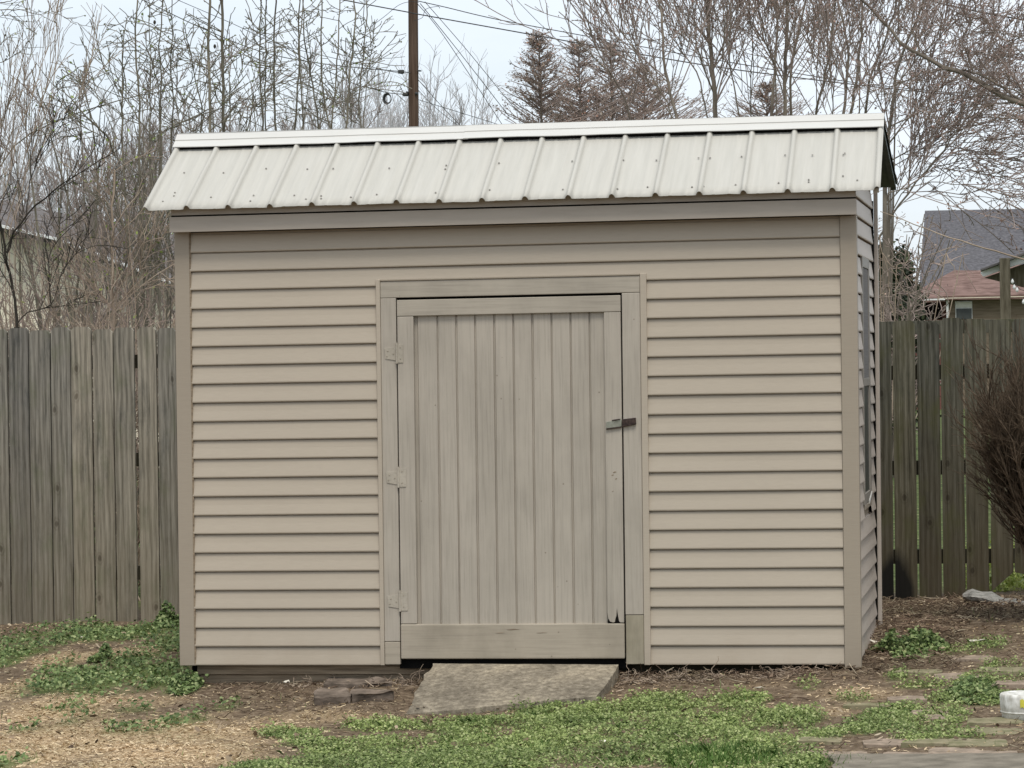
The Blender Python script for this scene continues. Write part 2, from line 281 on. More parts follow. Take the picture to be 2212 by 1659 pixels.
# ------------------------------------------------------------------ object helpers
COL = S.collection
def meta(o, label=None, cat=None, group=None, kind=None):
    if label: o['label'] = label
    if cat: o['category'] = cat
    if group: o['group'] = group
    if kind: o['kind'] = kind
    return o
def thing(name, label, cat, loc, group=None):
    o = bpy.data.objects.new(name, None); COL.objects.link(o); o.location = [float(v) for v in loc]; o.empty_display_size = .2
    bpy.context.view_layer.update()
    return meta(o, label, cat, group)
def wloc(o):
    v = np.zeros(3)
    while o: v = v+np.array(o.location); o = o.parent
    return v
def mesh(name, V, F, mat, parent=None, smooth=False, origin=None):
    """world-space vertices; F is a list of faces or an (n,k) array"""
    V = np.asarray(V, np.float64).reshape(-1, 3)
    off = wloc(parent) if parent else (np.array(origin, float) if origin is not None else np.zeros(3))
    me = bpy.data.meshes.new(name)
    if isinstance(F, np.ndarray):
        k = F.shape[1]; me.vertices.add(len(V)); me.vertices.foreach_set('co', (V-off).astype(np.float32).ravel())
        me.loops.add(F.size); me.loops.foreach_set('vertex_index', F.astype(np.int32).ravel())
        me.polygons.add(len(F)); me.polygons.foreach_set('loop_start', np.arange(0, F.size, k, dtype=np.int32))
        me.polygons.foreach_set('loop_total', np.full(len(F), k, np.int32)); me.update(calc_edges=True)
    else:
        me.from_pydata([tuple(v) for v in (V-off)], [], F); me.update()
    if smooth: me.polygons.foreach_set('use_smooth', np.ones(len(me.polygons), bool))
    me.materials.append(mat)
    o = bpy.data.objects.new(name, me); COL.objects.link(o)
    if parent: o.parent = parent
    else: o.location = off
    return o
class MB:
    def __init__(s): s.v = []; s.f = []
    def add(s, V, F):
        n = len(s.v); s.v += [tuple(map(float, v)) for v in V]; s.f += [tuple(i+n for i in f) for f in F]; return s
    def box(s, x0, x1, y0, y1, z0, z1, jit=0):
        V = [(x, y, z) for x in (x0, x1) for y in (y0, y1) for z in (z0, z1)]
        if jit: V = [tuple(c+random.uniform(-jit, jit) for c in v) for v in V]
        return s.add(V, [(0, 1, 3, 2), (4, 6, 7, 5), (0, 4, 5, 1), (2, 3, 7, 6), (0, 2, 6, 4), (1, 5, 7, 3)])
    def prism(s, poly, y0, y1):   # poly in x,z
        n = len(poly); V = [(x, y0, z) for x, z in poly]+[(x, y1, z) for x, z in poly]
        return s.add(V, [tuple(range(n)), tuple(range(2*n-1, n-1, -1))]+[(i, i+n, (i+1) % n+n, (i+1) % n) for i in range(n)])
    def hexa(s, P):   # 8 points ordered like box
        return s.add(P, [(0, 1, 3, 2), (4, 6, 7, 5), (0, 4, 5, 1), (2, 3, 7, 6), (0, 2, 6, 4), (1, 5, 7, 3)])
    def ob(s, name, mat, parent=None, bevel=0, shear=0, smooth=False, origin=None):
        V = np.array(s.v)
        if shear: V[:, 0] += shear*V[:, 2]
        o = mesh(name, V, s.f, mat, parent, smooth, origin)
        if bevel:
            m_ = o.modifiers.new('bevel', 'BEVEL'); m_.width = bevel; m_.segments = 2; m_.limit_method = 'ANGLE'
        return o

# tubes for stems and twigs, many at once
def tubes(groups, sides):
    Vs = []; Fs = []; n0 = 0
    for P, R in groups:            # P (B,n,3)  R (B,n)
        B, n, _ = P.shape
        if B == 0: continue
        T = np.gradient(P, axis=1); T /= np.linalg.norm(T, axis=2, keepdims=True)+1e-12
        ref = np.array([.31, .9, .23]); a = np.cross(T, ref); a /= np.linalg.norm(a, axis=2, keepdims=True)+1e-9; c = np.cross(T, a)
        th = np.arange(sides)*2*math.pi/sides
        V = P[:, :, None, :]+R[:, :, None, None]*(a[:, :, None, :]*np.cos(th)[None, None, :, None]+c[:, :, None, :]*np.sin(th)[None, None, :, None])
        Vs.append(V.reshape(-1, 3))
        b_ = np.arange(B)[:, None, None]*n*sides; i = np.arange(n-1)[None, :, None]*sides; k = np.arange(sides)[None, None, :]; k2 = (k+1) % sides
        F = np.stack([b_+i+k, b_+i+k2, b_+i+sides+k2, b_+i+sides+k], -1).reshape(-1, 4)+n0
        Fs.append(F); n0 += B*n*sides
    return np.concatenate(Vs), np.concatenate(Fs)
def growlevel(rng, P, D, Ln, r0, r1, n, wig, trop):
    B = len(P); pts = [P]; D = D/(np.linalg.norm(D, axis=1, keepdims=True)+1e-9)
    for k in range(n):
        P = P+D*(Ln/n)[:, None]; pts.append(P)
        D = D+rng.normal(0, wig, (B, 3)); D[:, 2] += trop; D /= np.linalg.norm(D, axis=1, keepdims=True)
    pts = np.stack(pts, 1); tt = np.linspace(0, 1, n+1)[None, :]
    return pts, r0[:, None]*(1-tt)+r1[:, None]*tt
def spawn(rng, P, R, m_, t0, t1, a0, a1, up=0.):
    B, n, _ = P.shape; tt = (t0+(t1-t0)*rng.random((B, m_)))*(n-1)*.999; i = tt.astype(int); f = (tt-i)[..., None]
    b_ = np.arange(B)[:, None]; p0 = P[b_, i]; p1 = P[b_, i+1]; pos = p0*(1-f)+p1*f
    T = p1-p0; T /= np.linalg.norm(T, axis=2, keepdims=True)+1e-9
    q = rng.normal(0, 1, T.shape); q -= (q*T).sum(2, keepdims=True)*T; q /= np.linalg.norm(q, axis=2, keepdims=True)
    an = (a0+(a1-a0)*rng.random((B, m_)))[..., None]; D = T*np.cos(an)+q*np.sin(an); D[..., 2] += up
    rr = R[b_, i]*(1-f[..., 0])+R[b_, i+1]*f[..., 0]
    return pos.reshape(-1, 3), D.reshape(-1, 3), rr.reshape(-1), (tt/(n-1)).reshape(-1)
def leaves(rng, P, size, jitter=0., flat=0.):
    """one rhombus leaf or bud at every point"""
    B = len(P); P = P+rng.normal(0, 1, (B, 3))*jitter
    a = rng.normal(0, 1, (B, 3)); a[:, 2] *= (1-flat); a /= np.linalg.norm(a, axis=1, keepdims=True)+1e-9
    c = rng.normal(0, 1, (B, 3)); c[:, 2] *= (1-flat); c -= (c*a).sum(1, keepdims=True)*a; c /= np.linalg.norm(c, axis=1, keepdims=True)+1e-9
    s = (size*(.6+.8*rng.random(B)))[:, None]
    V = np.stack([P-a*s, P-c*s*.6, P+a*s, P+c*s*.6], 1).reshape(-1, 3)
    return V, np.arange(4*B).reshape(B, 4)
def resample(pts, n):
    pts = np.array(pts, float); d = np.r_[0, np.cumsum(np.linalg.norm(np.diff(pts, axis=0), axis=1))]; u = np.linspace(0, d[-1], n)
    return np.stack([np.interp(u, d, pts[:, k]) for k in range(3)], 1)
def stemset(rng, specs, Y, n=14, ox=0., sc=3., depth=.6, oy=0.):
    """specs: polylines in photograph positions with a width, stood up at distance Y"""
    P = []; R = []
    for pl, w0, w1 in specs:
        dy = rng.uniform(-depth, depth); y1 = Y+dy+rng.uniform(-depth, depth)
        q = [at(ox+x/sc, oy+y/sc, Y+dy+(y1-Y-dy)*i/max(1, len(pl)-1)) for i, (x, y) in enumerate(pl)]
        q = resample(q, n); mm = (Y-CAM[1])/FPX
        wob = rng.normal(0, 1, (n, 3))*mm*1.1; wob[0] = 0; q = q+wob
        P.append(q); R.append(np.linspace(w0, w1, n)/sc*.5*mm)
    return np.array(P), np.array(R)

# ================================================================== SHED
SH = .0064
KC = .1016
shed = thing('storage_shed', 'tan vinyl-sided garden shed with cream metal roof and plank door behind concrete ramp', 'shed', (1.8, .8, -.1))
def vary(P, amp, seed, key=0):
    return P
def siding(name, ranges_fn, axis, pos, mat, nk, zoff=0., back=1, seed=0):
    """clapboard courses; axis 0: runs along x on plane y=pos, axis 1: runs along y on plane x=pos"""
    b_ = MB(); rng = np.random.default_rng(seed)
    for k in range(nk):
        z0 = zoff+k*KC
        for (a0, a1, zt) in ranges_fn(k, z0):
            n = max(1, int((a1-a0)/.12)); xs = np.linspace(a0, a1, n+1)
            w = (fbm(xs*1.3+k*7.7, xs*0+k*3.1, seed, 3)-.5)
            prof = [(-.0065, z0+.0085), (.0105, z0+.0002), (.0150, z0+.0022), (.0160, z0+.008), (.0130, z0+.028), (.0085, z0+.056), (.0040, z0+.0945), (-.004, z0+.0955), (-.006, z0+KC+.008)]
            V = []
            for xx, ww in zip(xs, w):
                for (o_, zz) in prof:
                    oo = o_+(ww*.004 if o_ > .005 else 0); z_ = min(zz+ww*.002, zt)
                    if axis == 0: V.append((xx, pos-oo, z_))
                    else: V.append((pos+oo, xx, z_))
            m_ = len(prof); F = []
            for i in range(n):
                for j in range(m_-1):
                    q = (i*m_+j, (i+1)*m_+j, (i+1)*m_+j+1, i*m_+j+1); F.append(q if axis == 0 else q)
            b_.add(V, F)
    return b_
DX0, DX1, DTOP = 1.043, 2.478, 2.056
def front_ranges(k, z0):
    if z0+KC <= DTOP+.03: return [(0, DX0-.012, 9), (DX1+.012, 3.5085, 9)]
    return [(0, 3.5085, 2.36)]
siding('front_siding', front_ranges, 0, 0., M['siding'], 23, seed=3).ob('front_siding', M['siding'], shed, shear=SH)
RY0, RYR, RY1 = -.16, .52, 1.95
eL = at(308, 455, RY0); eR = at(1902, 410, RY0); rL = at(387, 306, RYR); rR = at(1910, 262, RYR); bR = at(1940, 405, RY1)
bL = np.array([rL[0]-.02, RY1, bR[2]])
def roofz(y):
    if y < RYR: return eR[2]+(rR[2]-eR[2])*(y-RY0)/(RYR-RY0)
    return rR[2]+(bR[2]-rR[2])*(y-RYR)/(RY1-RYR)
SX = 3.572; WD = 1.73
def side_ranges(k, z0):
    r = []; zt = z0+KC
    ys = [y for y in np.linspace(.03, WD-.04, 60) if roofz(y)-.03 > zt]
    if not ys: return []
    a0, a1 = ys[0] if ys[0] > .04 else .03, ys[-1]
    if z0 > .76-KC and z0 < 2.12:
        return [(a0, .60, 9), (1.275, a1, 9)]
    return [(a0, a1, 9)]
siding('side_siding', side_ranges, 1, SX, M['side_siding'], 28, zoff=.0144, seed=5).ob('side_siding', M['side_siding'], shed, shear=SH)
wl = MB(); wl.box(0, SX-.01, .016, .03, .01, 2.44)
wl.ob('front_wall_core', M['dark'], shed, shear=SH)
wr = MB(); wr.prism([(0.02, .02), (WD-.01, .02), (WD-.01, roofz(WD)-.03), (RYR, roofz(RYR)-.05), (.04, roofz(.04)-.04)], 0, .02)
V = np.array(wr.v); V = np.stack([SX-.005-V[:, 1], V[:, 0], V[:, 2]], 1); V[:, 0] += SH*V[:, 2]; mesh('side_wall_core', V, wr.f, M['trim'], shed)
bk = MB(); bk.box(-.06, SX, WD-.03, WD, .0, roofz(WD)-.03); bk.ob('back_wall', M['siding'], shed, shear=SH)
lw = MB(); lw.prism([(0.02, .0), (WD-.035, .0), (WD-.035, roofz(WD)-.03), (RYR, roofz(RYR)-.05), (.04, roofz(.04)-.04)], 0, .02)
V = np.array(lw.v); V = np.stack([-.06+V[:, 1], V[:, 0], V[:, 2]], 1); V[:, 0] += SH*V[:, 2]; mesh('left_wall', V, lw.f, M['siding'], shed)
def post(x0, x1, y0, y1, z0, z1):
    p = MB(); p.box(x0, x1, y0, y1, z0, z1); return p
post(-.084, -.001, -.020, .07, -.001, 2.35).ob('corner_post', M['trim'], shed, .004, SH)
post(3.510, 3.597, -.021, .055, -.018, 2.345).ob('corner_post', M['trim'], shed, .004, SH)
p = MB(); p.box(3.59, 3.612, WD-.03, WD+.02, .0, 2.55); p.ob('corner_post', M['side_siding'], shed, .002, SH)
p = MB(); p.box(3.575, 3.589, WD-.06, WD-.031, .0, 2.5); p.ob('corner_gap', M['dark'], shed, 0, SH)
# thin vertical channels where siding meets posts
p = MB(); p.box(-.0012, .006, -.016, .0, .0, 2.35); p.ob('siding_channel', M['skid'], shed, 0, SH)
# fascia, frieze and soffit
p = MB(); p.box(-.087, 3.603, -.100, -.086, 2.345, 2.428); p.ob('fascia', M['fascia'], shed, .002, SH)
p = MB(); p.box(-.080, 3.600, -.084, -.070, 2.422, 2.436); p.ob('trim_gap_shade', M['dark'], shed, 0, SH)  # black strip paints the shade between fascia and frieze
p = MB(); p.box(-.080, 3.600, -.089, -.072, 2.4365, 2.488); p.ob('frieze_board', M['fascia'], shed, .001, SH)
p = MB(); p.box(-.085, 3.598, -.0855, .03, 2.352, 2.362); p.ob('soffit', M['trim'], shed, 0, SH)
# roof panels: corrugated sheet with a rib every nine inches
RIBS = 17; XI = []
def roof_sheet(c00, c10, c01, c11, nv, seed, rib0, ribn):
    """c00/c10 lower left/right, c01/c11 upper"""
    us = []; hs = []
    tot = np.linalg.norm(c10-c00); pitch = (ribn)/RIBS; 
    for k in range(RIBS+1):
        u0 = rib0+pitch*k
        for du, h in ((-.034, 0), (-.0175, .0), (-.0145, .010), (-.009, .018), (-.003, .0215), (.003, .0215), (.009, .018), (.0145, .010), (.0185, 0), (.034, 0)):
            us.append(u0+du/tot*1.0); hs.append(h)
        for du, h in ((.065, 0), (.070, .0014), (.080, .0014), (.085, 0), (.145, 0), (.150, .0014), (.160, .0014), (.165, 0)):
            us.append(u0+du/tot); hs.append(h)
    us = np.array(us); hs = np.array(hs); ok = (us > 0) & (us < 1); us = np.r_[0, us[ok], 1]; hs = np.r_[.012, hs[ok], .010]
    nrm = np.cross(c10-c00, c01-c00); nrm /= np.linalg.norm(nrm); nrm *= np.sign(nrm[2])
    V = []
    for j in range(nv+1):
        v = j/nv; a = c00*(1-v)+c01*v; b2 = c10*(1-v)+c11*v
        q = a[None]*(1-us[:, None])+b2[None]*us[:, None]
        wv = (fbm(us*18+seed, us*0+v*4, seed, 3)-.5)*.004
        q = q+nrm[None]*(hs+wv)[:, None]; 
        if j == 0: q[:, 2] += (fbm(us*60, us*0, seed+5, 2)-.5)*.004
        V.append(q)
    V = np.concatenate(V); n = len(us)
    F = np.array([(j*n+i, j*n+i+1, (j+1)*n+i+1, (j+1)*n+i) for j in range(nv) for i in range(n-1)])
    return V, F, nrm
V, F, NR = roof_sheet(eL, eR, rL, rR, 8, 1, .0035, .992)
rf = mesh('roof_panel', V, F, M['roof'], shed)
sm = rf.modifiers.new('thick', 'SOLIDIFY'); sm.thickness = .0015; sm.offset = -1
V, F, _ = roof_sheet(bL, bR, rL, rR, 4, 2, .0035, .992)
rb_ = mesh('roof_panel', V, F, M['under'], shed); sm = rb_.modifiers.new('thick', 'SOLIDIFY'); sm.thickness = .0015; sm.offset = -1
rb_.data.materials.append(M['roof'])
# ridge closure: dark gap under the cap between ribs
sld = (eL+eR)/2-(rL+rR)/2; SLL = np.linalg.norm(sld)
def rp_(u, s, h):   # point on the front slope: u along, s metres down from ridge, h above the sheet
    top = rL*(1-u)+rR*u; bot = eL*(1-u)+eR*u; return top+(bot-top)*(s/SLL)+NR*h
cl = MB(); cl.hexa([rp_(u, s, h) for u in (.004, .996) for s in (.02, .101) for h in (.0015, .0225)])
cl.ob('ridge_closure', M['dark'], rf)
def cap(u0, u1, lift, name='ridge_cap'):
    q = MB(); n = 30; us = np.linspace(u0, u1, n+1)
    prof = [(.0, .046), (.004, .048), (.048, .0385), (.052, .0375), (.0535, .0325), (.058, .0320), (.112, .0285), (.116, .0275), (.1165, .0235), (.06, .0270), (.0, .041)]
    V = []
    for i, u in enumerate(us):
        wv = (fbm(np.array([u*14]), np.array([0.]), 3, 3)[0]-.5)*.008
        for s, h in prof: V.append(rp_(u, s+lift*.25, h+lift+wv*(s/.11)))
    m_ = len(prof); F = [(i*m_+j, (i+1)*m_+j, (i+1)*m_+(j+1) % m_, i*m_+(j+1) % m_) for i in range(n) for j in range(m_)]
    F += [tuple(range(m_)), tuple(range(n*m_+m_-1, n*m_-1, -1))]
    q.add(V, F); return q
cap(-.001, .425, 0).ob('ridge_cap', M['cap'], rf)
cap(.418, 1.0005, .0035).ob('ridge_cap', M['cap'], rf)
# back wing of the cap
q = MB(); dn = (bR-rR)/np.linalg.norm(bR-rR); q.hexa([a+o for a in (rL, rR) for o in (np.array([0, 0, .046]), dn*.12+np.array([0, 0, .032]))for o in (o, o-np.array([0, 0, .004]))])
q.ob('ridge_cap', M['cap'], rf)
# gable rake ends of the roof deck
for (a, b2, nm) in ((eR, rR, 'rake_edge'), (bR, rR, 'rake_edge'), (eL, rL, 'rake_edge')):
    q = MB(); ex = np.array([-.03 if a[0] > 1 else .03, 0, 0]); dz = np.array([0, 0, -.026])
    dn = (b2-a); a_ = a+dn*.03+ex*.3; b_ = b2-dn*.02+ex*.3
    q.hexa([p0+e+z for p0 in (a_, b_) for e in (ex*0, ex) for z in (dz*.15, dz)]); q.ob(nm, M['under'] if b2[1] != eL[1] and a is bR else M['trim'], rf)
# roof screws, where the photograph has them
SC = [(398, 374), (483, 374), (575, 365), (664, 366), (720, 365), (378, 417), (376, 424), (352, 436), (456, 427), (548, 423), (541, 435), (636, 423), (661, 431), (694, 424), (694, 430),
      (758, 427), (814, 421), (841, 364), (964, 358), (962, 366), (941, 417), (1058, 411), (1078, 353), (1216, 410), (1236, 349), (1334, 409), (1347, 347), (1399, 405), (1418, 347),
      (1495, 405), (1509, 342), (1534, 342), (1520, 404), (1602, 339), (1589, 400), (1682, 396), (1696, 336), (1755, 336), (1747, 389), (1747, 394), (1822, 335), (1825, 332), (1821, 381), (1852, 390)]
A_, B_, C_ = eL, eR-eL, rL-eL
for (sx, sy) in SC:
    d = fw*FPX+rt*(sx-1106)-upv*(sy-829.5); tt = np.dot(eL-CAM, NR)/np.dot(d, NR); p0 = CAM+d*tt+NR*.002
    t1 = (rR-rL)/np.linalg.norm(rR-rL); t2 = np.cross(NR, t1); q = MB(); Vv = []
    for h, r_ in ((0, .0058), (.0018, .0056), (.002, .004), (.005, .0036)):
        for a in range(6): Vv.append(p0+NR*h+(t1*math.cos(a*1.0472)+t2*math.sin(a*1.0472))*r_)
    q.add(Vv, [(j*6+a, j*6+(a+1) % 6, (j+1)*6+(a+1) % 6, (j+1)*6+a) for j in range(3) for a in range(6)]+[tuple(range(18, 24))])
    q.ob('screw', M['screw'], rf)
# door frame
def brd(name, x0, x1, z0, z1, yf, yb, mat, par=shed, bev=.003):
    p = MB(); p.box(x0, x1, yf, yb, z0, z1); return p.ob(name, mat, par, bev, SH)
brd('casing_trim', DX0-.013, DX0+.010, .0, DTOP+.012, -.024, .004, M['siding'])
brd('casing_trim', DX1-.010-.012, DX1+.012, .0, DTOP+.012, -.024, .004, M['siding'])
brd('casing_trim', DX0+.0105, DX1-.0225, DTOP+.002, DTOP+.013, -.024, .004, M['trim'])
brd('door_header', DX0+.0105, 2.4545, 1.9685, DTOP, -.019, .01, M['paint_h'])
brd('door_jamb', DX0+.0105, 1.1385, .128, 1.967, -.0185, .01, M['paint'])
brd('door_jamb', 2.358, 2.4545, .266, 1.967, -.0185, .01, M['paint'])
brd('jamb_patch', DX0+.0115, 1.1385, .004, .1255, -.020, .01, M['dirty'] if 0 else M['kick'])['label'] = 'short replacement block at the foot of the left jamb'
brd('jamb_patch', 2.359, 2.4545, .004, .263, -.018, .01, M['dirty'])['label'] = 'dirty darker block at the foot of the right jamb'
p = MB(); p.box(1.13, 2.37, .0085, .0115, -.02, 1.98); p.ob('door_void', M['dark'], shed, 0, SH)
# the door: plank panel with groove lines, parented rails, stiles, hinges, latch
PX0, PX1, PZ0, PZ1 = 1.226, 2.262, .20, 1.88
pn = MB(); gro = [1.2585+.1027*k for k in range(10)]
xs = [PX0]; ds = [0]
def gv(x, w): return [(x-w/2, 0), (x-w*.28, .0095), (x+w*.28, .0095), (x+w/2, 0)]
prof = [(PX0, 0)]
first = [(1.2335, 0), (1.235, .0095), (1.2505, .0095), (1.2545, 0)]
prof += first
for gx in gro[1:]: prof += gv(gx, .0125)
prof += [(PX1, 0)]
nz_ = 14; V = []
for j in range(nz_+1):
    z = PZ0+(PZ1-PZ0)*j/nz_
    for i, (x, d) in enumerate(prof):
        wob = (vn(np.array([x*9.]), np.array([z*1.5]), 4)[0]-.5)*.0016
        V.append((x+(vn(np.array([i//4*3.3]), np.array([z*1.2]), 8)[0]-.5)*.003, -.004+d+wob, z))
n = len(prof)
door = None
pn.add(V, [(j*n+i, j*n+i+1, (j+1)*n+i+1, (j+1)*n+i) for j in range(nz_) for i in range(n-1)])
door = pn.ob('door', M['paint'], shed, 0, SH)
brd('top_rail', 1.1445, 2.351, 1.869, 1.9555, -.0235, .004, M['paint_h'], door)
brd('bottom_board', 1.1435, 2.352, .034, .2205, -.0255, .004, M['kick'], door, .006)
brd('stile', 1.1450, 1.2330, .2225, 1.867, -.0225, .004, M['paint'], door)
# right stile with the rotten bottom corner
rs_ = MB(); zz = [1.867]+[1.867-i*.12 for i in range(1, 12)]
poly = [(2.2625, 1.867), (2.3505, 1.867), (2.3505, .2245), (2.330, .2255), (2.324, .232), (2.318, .262), (2.313, .300), (2.310, .262), (2.304, .243), (2.301, .2275), (2.292, .2250), (2.276, .2300), (2.266, .2470), (2.2625, .28)]
rs_.prism(poly, -.0225, .004); rs_.ob('stile', M['paint'], door, .0015, SH)
p = MB(); p.box(2.2625, 2.3505, -.0195, .0035, .2235, .30); p.ob('rot_hole', M['dark'], door, 0, SH)
# hinges
for hz, w1 in ((1.672, .030), (1.008, .038), (.345, .038)):
    h = MB(); h.prism([(1.072, hz+.028), (1.137, hz+.034), (1.137, hz-.040), (1.078, hz-.030)], -.0222, -.0186)
    hg = h.ob('hinge', M['hinge'], door, .001, SH)
    h = MB(); h.box(1.1455, 1.1455+w1, -.0262, -.0226, hz-.052, hz+.046); h.ob('leaf', M['hinge'], hg, .001, SH)
    k = MB(); Vv = [(1.1415+.0065*math.cos(a*math.pi/4), -.0255+.0065*math.sin(a*math.pi/4), z) for z in (hz-.056, hz+.056) for a in range(8)]
    k.add(Vv, [(a, (a+1) % 8, 8+(a+1) % 8, 8+a) for a in range(8)]+[tuple(range(8)), tuple(range(15, 7, -1))]); k.ob('hinge_pin', M['hinge'], hg, 0, SH)
    for (dx, dz) in ((-.05, .012), (-.02, -.005), (-.055, -.015), (.02, .03), (.02, -.03)):
        s_ = MB(); s_.box(1.1415+dx-.0035, 1.1415+dx+.0035, -.0285 if dx > 0 else -.0245, -.0220, hz+dz-.0035, hz+dz+.0035); s_.ob('screw_head', M['kick'], hg, .002, SH)
# hasp
hp = MB(); hp.prism([(2.268, 1.252), (2.350, 1.262), (2.352, 1.300), (2.268, 1.288)], -.030, -.0230); hasp = hp.ob('latch', M['latch'], door, .002, SH)
h = MB(); h.prism([(2.354, 1.258), (2.428, 1.272), (2.426, 1.308), (2.354, 1.300)], -.034, -.0190); h.ob('latch_plate', M['rust'], hasp, .003, SH)
h = MB(); h.prism([(2.268, 1.246), (2.35, 1.256), (2.35, 1.2615), (2.268, 1.2515)], -.033, -.0230); h.ob('latch_edge', M['rust'], hasp, .001, SH)
h = MB(); h.prism([(2.300, 1.292), (2.345, 1.299), (2.345, 1.304), (2.300, 1.298)], -.0345, -.0300); h.ob('latch_edge', M['rust'], hasp, .001, SH)
# shims and a dark gap on the latch side
for nm, x0, z0, w_, h_ in (('knot_scar', 2.300, 1.020, .02, .008), ('knot_scar', 2.292, 1.005, .014, .006), ('knot_scar', 2.312, .985, .01, .008), ('knot_scar', 2.295, .92, .008, .005),
                           ('knot_scar', 1.72, .190, .07, .006), ('knot_scar', 1.66, .172, .05, .004), ('knot_scar', 1.88, .172, .06, .003)):
    yb = -.0226 if z0 > .25 else -.0256
    q = MB(); q.prism([(x0, z0), (x0+w_*.3, z0-h_*.5), (x0+w_, z0+h_*.2), (x0+w_*.6, z0+h_*.7)], yb-.0012, yb+.0005); q.ob(nm, M['skid'], door, 0, SH)
# window in the side wall
wf = MB(); X0 = SX+.001
def wbox(b_, y0, y1, z0, z1, xa, xb): return b_.box(xa, xb, y0, y1, z0, z1)
wbox(wf, .625, .67, .80, 2.15, X0, X0+.014); wbox(wf, 1.20, 1.262, .80, 2.15, X0, X0+.014)
wbox(wf, .671, 1.199, 2.095, 2.15, X0, X0+.013); wbox(wf, .671, 1.199, .80, .86, X0, X0+.013)
win = wf.ob('window', M['winframe'], shed, .002, SH)
q = MB(); wbox(q, .67, 1.2, .861, 2.094, X0+.001, X0+.004); q.ob('pane', M['glass'], win, 0, SH)
q = MB(); wbox(q, .672, 1.198, 1.49, 2.09, X0+.005, X0+.009); q.ob('insect_screen', M['screen'], win, 0, SH)
q = MB(); wbox(q, .672, 1.198, 1.445, 1.489, X0+.005, X0+.012); q.ob('meeting_rail', M['winframe'], win, .002, SH)
q = MB(); wbox(q, .64, 1.27, .772, .799, X0, X0+.014); q.ob('sill', M['trim'], win, .003, SH)
q = MB(); q.hexa([(x, y, z) for x in (X0+.013, X0+.018) for y, zz in ((1.0, .79), (1.25, .83)) for z in (zz, zz+.022)]); q.ob('loose_trim', M['win'], win, .003, SH)
q = MB(); wbox(q, .602, .6235, .77, 2.17, X0-.01, X0+.002); q.ob('window_gap', M['dark'], win, 0, SH)
# skids the shed stands on
q = MB(); q.box(-.005, 1.40, .045, .10, -.055, -.004); q.ob('skid', M['skid'], shed, .003)
q = MB(); q.box(-.000, 1.40, .062, .10, -.16, -.057); q.ob('skid', M['skid'], shed, .003)
q = MB(); q.box(1.402, 3.55, .06, .12, -.12, -.004); q.ob('skid', M['rail'], shed, .003)
q = MB(); q.box(3.50, 3.565, .09, WD-.1, -.02, .02); q.ob('skid', M['rail'], shed, .003)
q = MB(); q.box(-.05, 3.55, .10, WD-.05, -.10, -.01); q.ob('floor_frame', M['dark'], shed)

# ================================================================== FENCES
FY = 3.2
def board(par, x0, w, z0, z1, y, mat, seed, cut=None, gapz=None, lean=0., t_=.016):
    rg = np.random.default_rng(seed);n = 9
    dog = .018+.006*rg.random(); zt = z1+rg.uniform(-.008, .008)
    zs = np.linspace(z0, zt-dog, n); l = []; r = []
    for i, z in enumerate(zs):
        l.append((x0+rg.normal(0, .0009)+lean*(z-1), z)); r.append((x0+w+rg.normal(0, .0009)+lean*(z-1), z))
    poly = l+[(x0+dog*.9+lean*(zt-1), zt), (x0+w-dog*.9+lean*(zt-1), zt)]+r[::-1]
    if cut: poly[0] = (poly[0][0], cut[0]); poly[-1] = (poly[-1][0], cut[1])
    p = MB(); tw = rg.uniform(-.004, .004); dy = rg.uniform(-.002, .003); p.prism(poly, y+dy, y+t_+dy)
    V = np.array(p.v); V[:, 1] += tw*(V[:, 0]-x0-w/2)/w*2
    return mesh('board', V, p.f, mat, par)
def rails(par, x0, x1, zs, y):
    for z in zs:
        q = MB(); q.box(x0, x1, y, y+.038, z-.045, z+.045); q.ob('rail', M['rail'], par, .002)
fl = thing('wooden_fence', 'grey weathered privacy fence of tightly set boards left of the shed', 'fence', (-.6, FY, -.03), 'weathered board fences behind the shed')
XL = [at(x, 1000, FY)[0] for x in (20, 65, 111.7, 155, 201.7, 248, 298.5, 341.7, 384)]
sp_ = (XL[-1]-XL[0])/8
edges = [XL[0]-sp_*k for k in range(16, 0, -1)]+XL+[XL[-1]+sp_*k for k in range(1, 11)]
for i in range(len(edges)-1):
    x0 = edges[i]; w = edges[i+1]-x0; g0 = .0050
    if abs(x0-XL[5]) < .001: w -= .016
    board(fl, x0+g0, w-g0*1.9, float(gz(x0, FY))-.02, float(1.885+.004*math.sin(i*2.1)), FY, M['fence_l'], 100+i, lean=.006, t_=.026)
rails(fl, edges[0], edges[-1], (.28, 1.02, 1.66), FY+.034)
for x in (edges[0]+.4, edges[-1]-.3):
    q = MB(); q.box(x, x+.09, FY+.062, FY+.15, -.1, 1.80); q.ob('fence_post', M['post'], fl, .004)
fr = thing('wooden_fence', 'dark mossy gapped board fence right of the shed with a broken gap at its foot', 'fence', (4.5, FY, .07), 'weathered board fences behind the shed')
XR = [at(x, 1000, FY)[0] for x in (1929.5, 1982, 2033, 2084, 2137, 2188)]
sp_ = (XR[-1]-XR[0])/5; ed = [XR[0]-sp_*k for k in range(8, 0, -1)]+XR+[XR[-1]+sp_*k for k in range(1, 26)]
zc1 = at(2188, 1236, FY)[2]; zc2 = at(2137, 1277, FY)[2]
stain = at(1940, 1262, FY)
off_r = np.array([4.5, FY, .07])
M['fence_rs'] = weathered('stained_fence_wood', (.038, .037, .028), (.10, .097, .074), (.175, .168, .138), (.060, .044, .024), (.070, .070, .028), .7,
                          stain=(stain[0]-.02-off_r[0], stain[2]-.12-off_r[2], .125, .32))
TOPS = {7: 1.815, 8: 1.823, 9: 1.818, 10: 1.828, 11: 1.826, 12: 1.82}
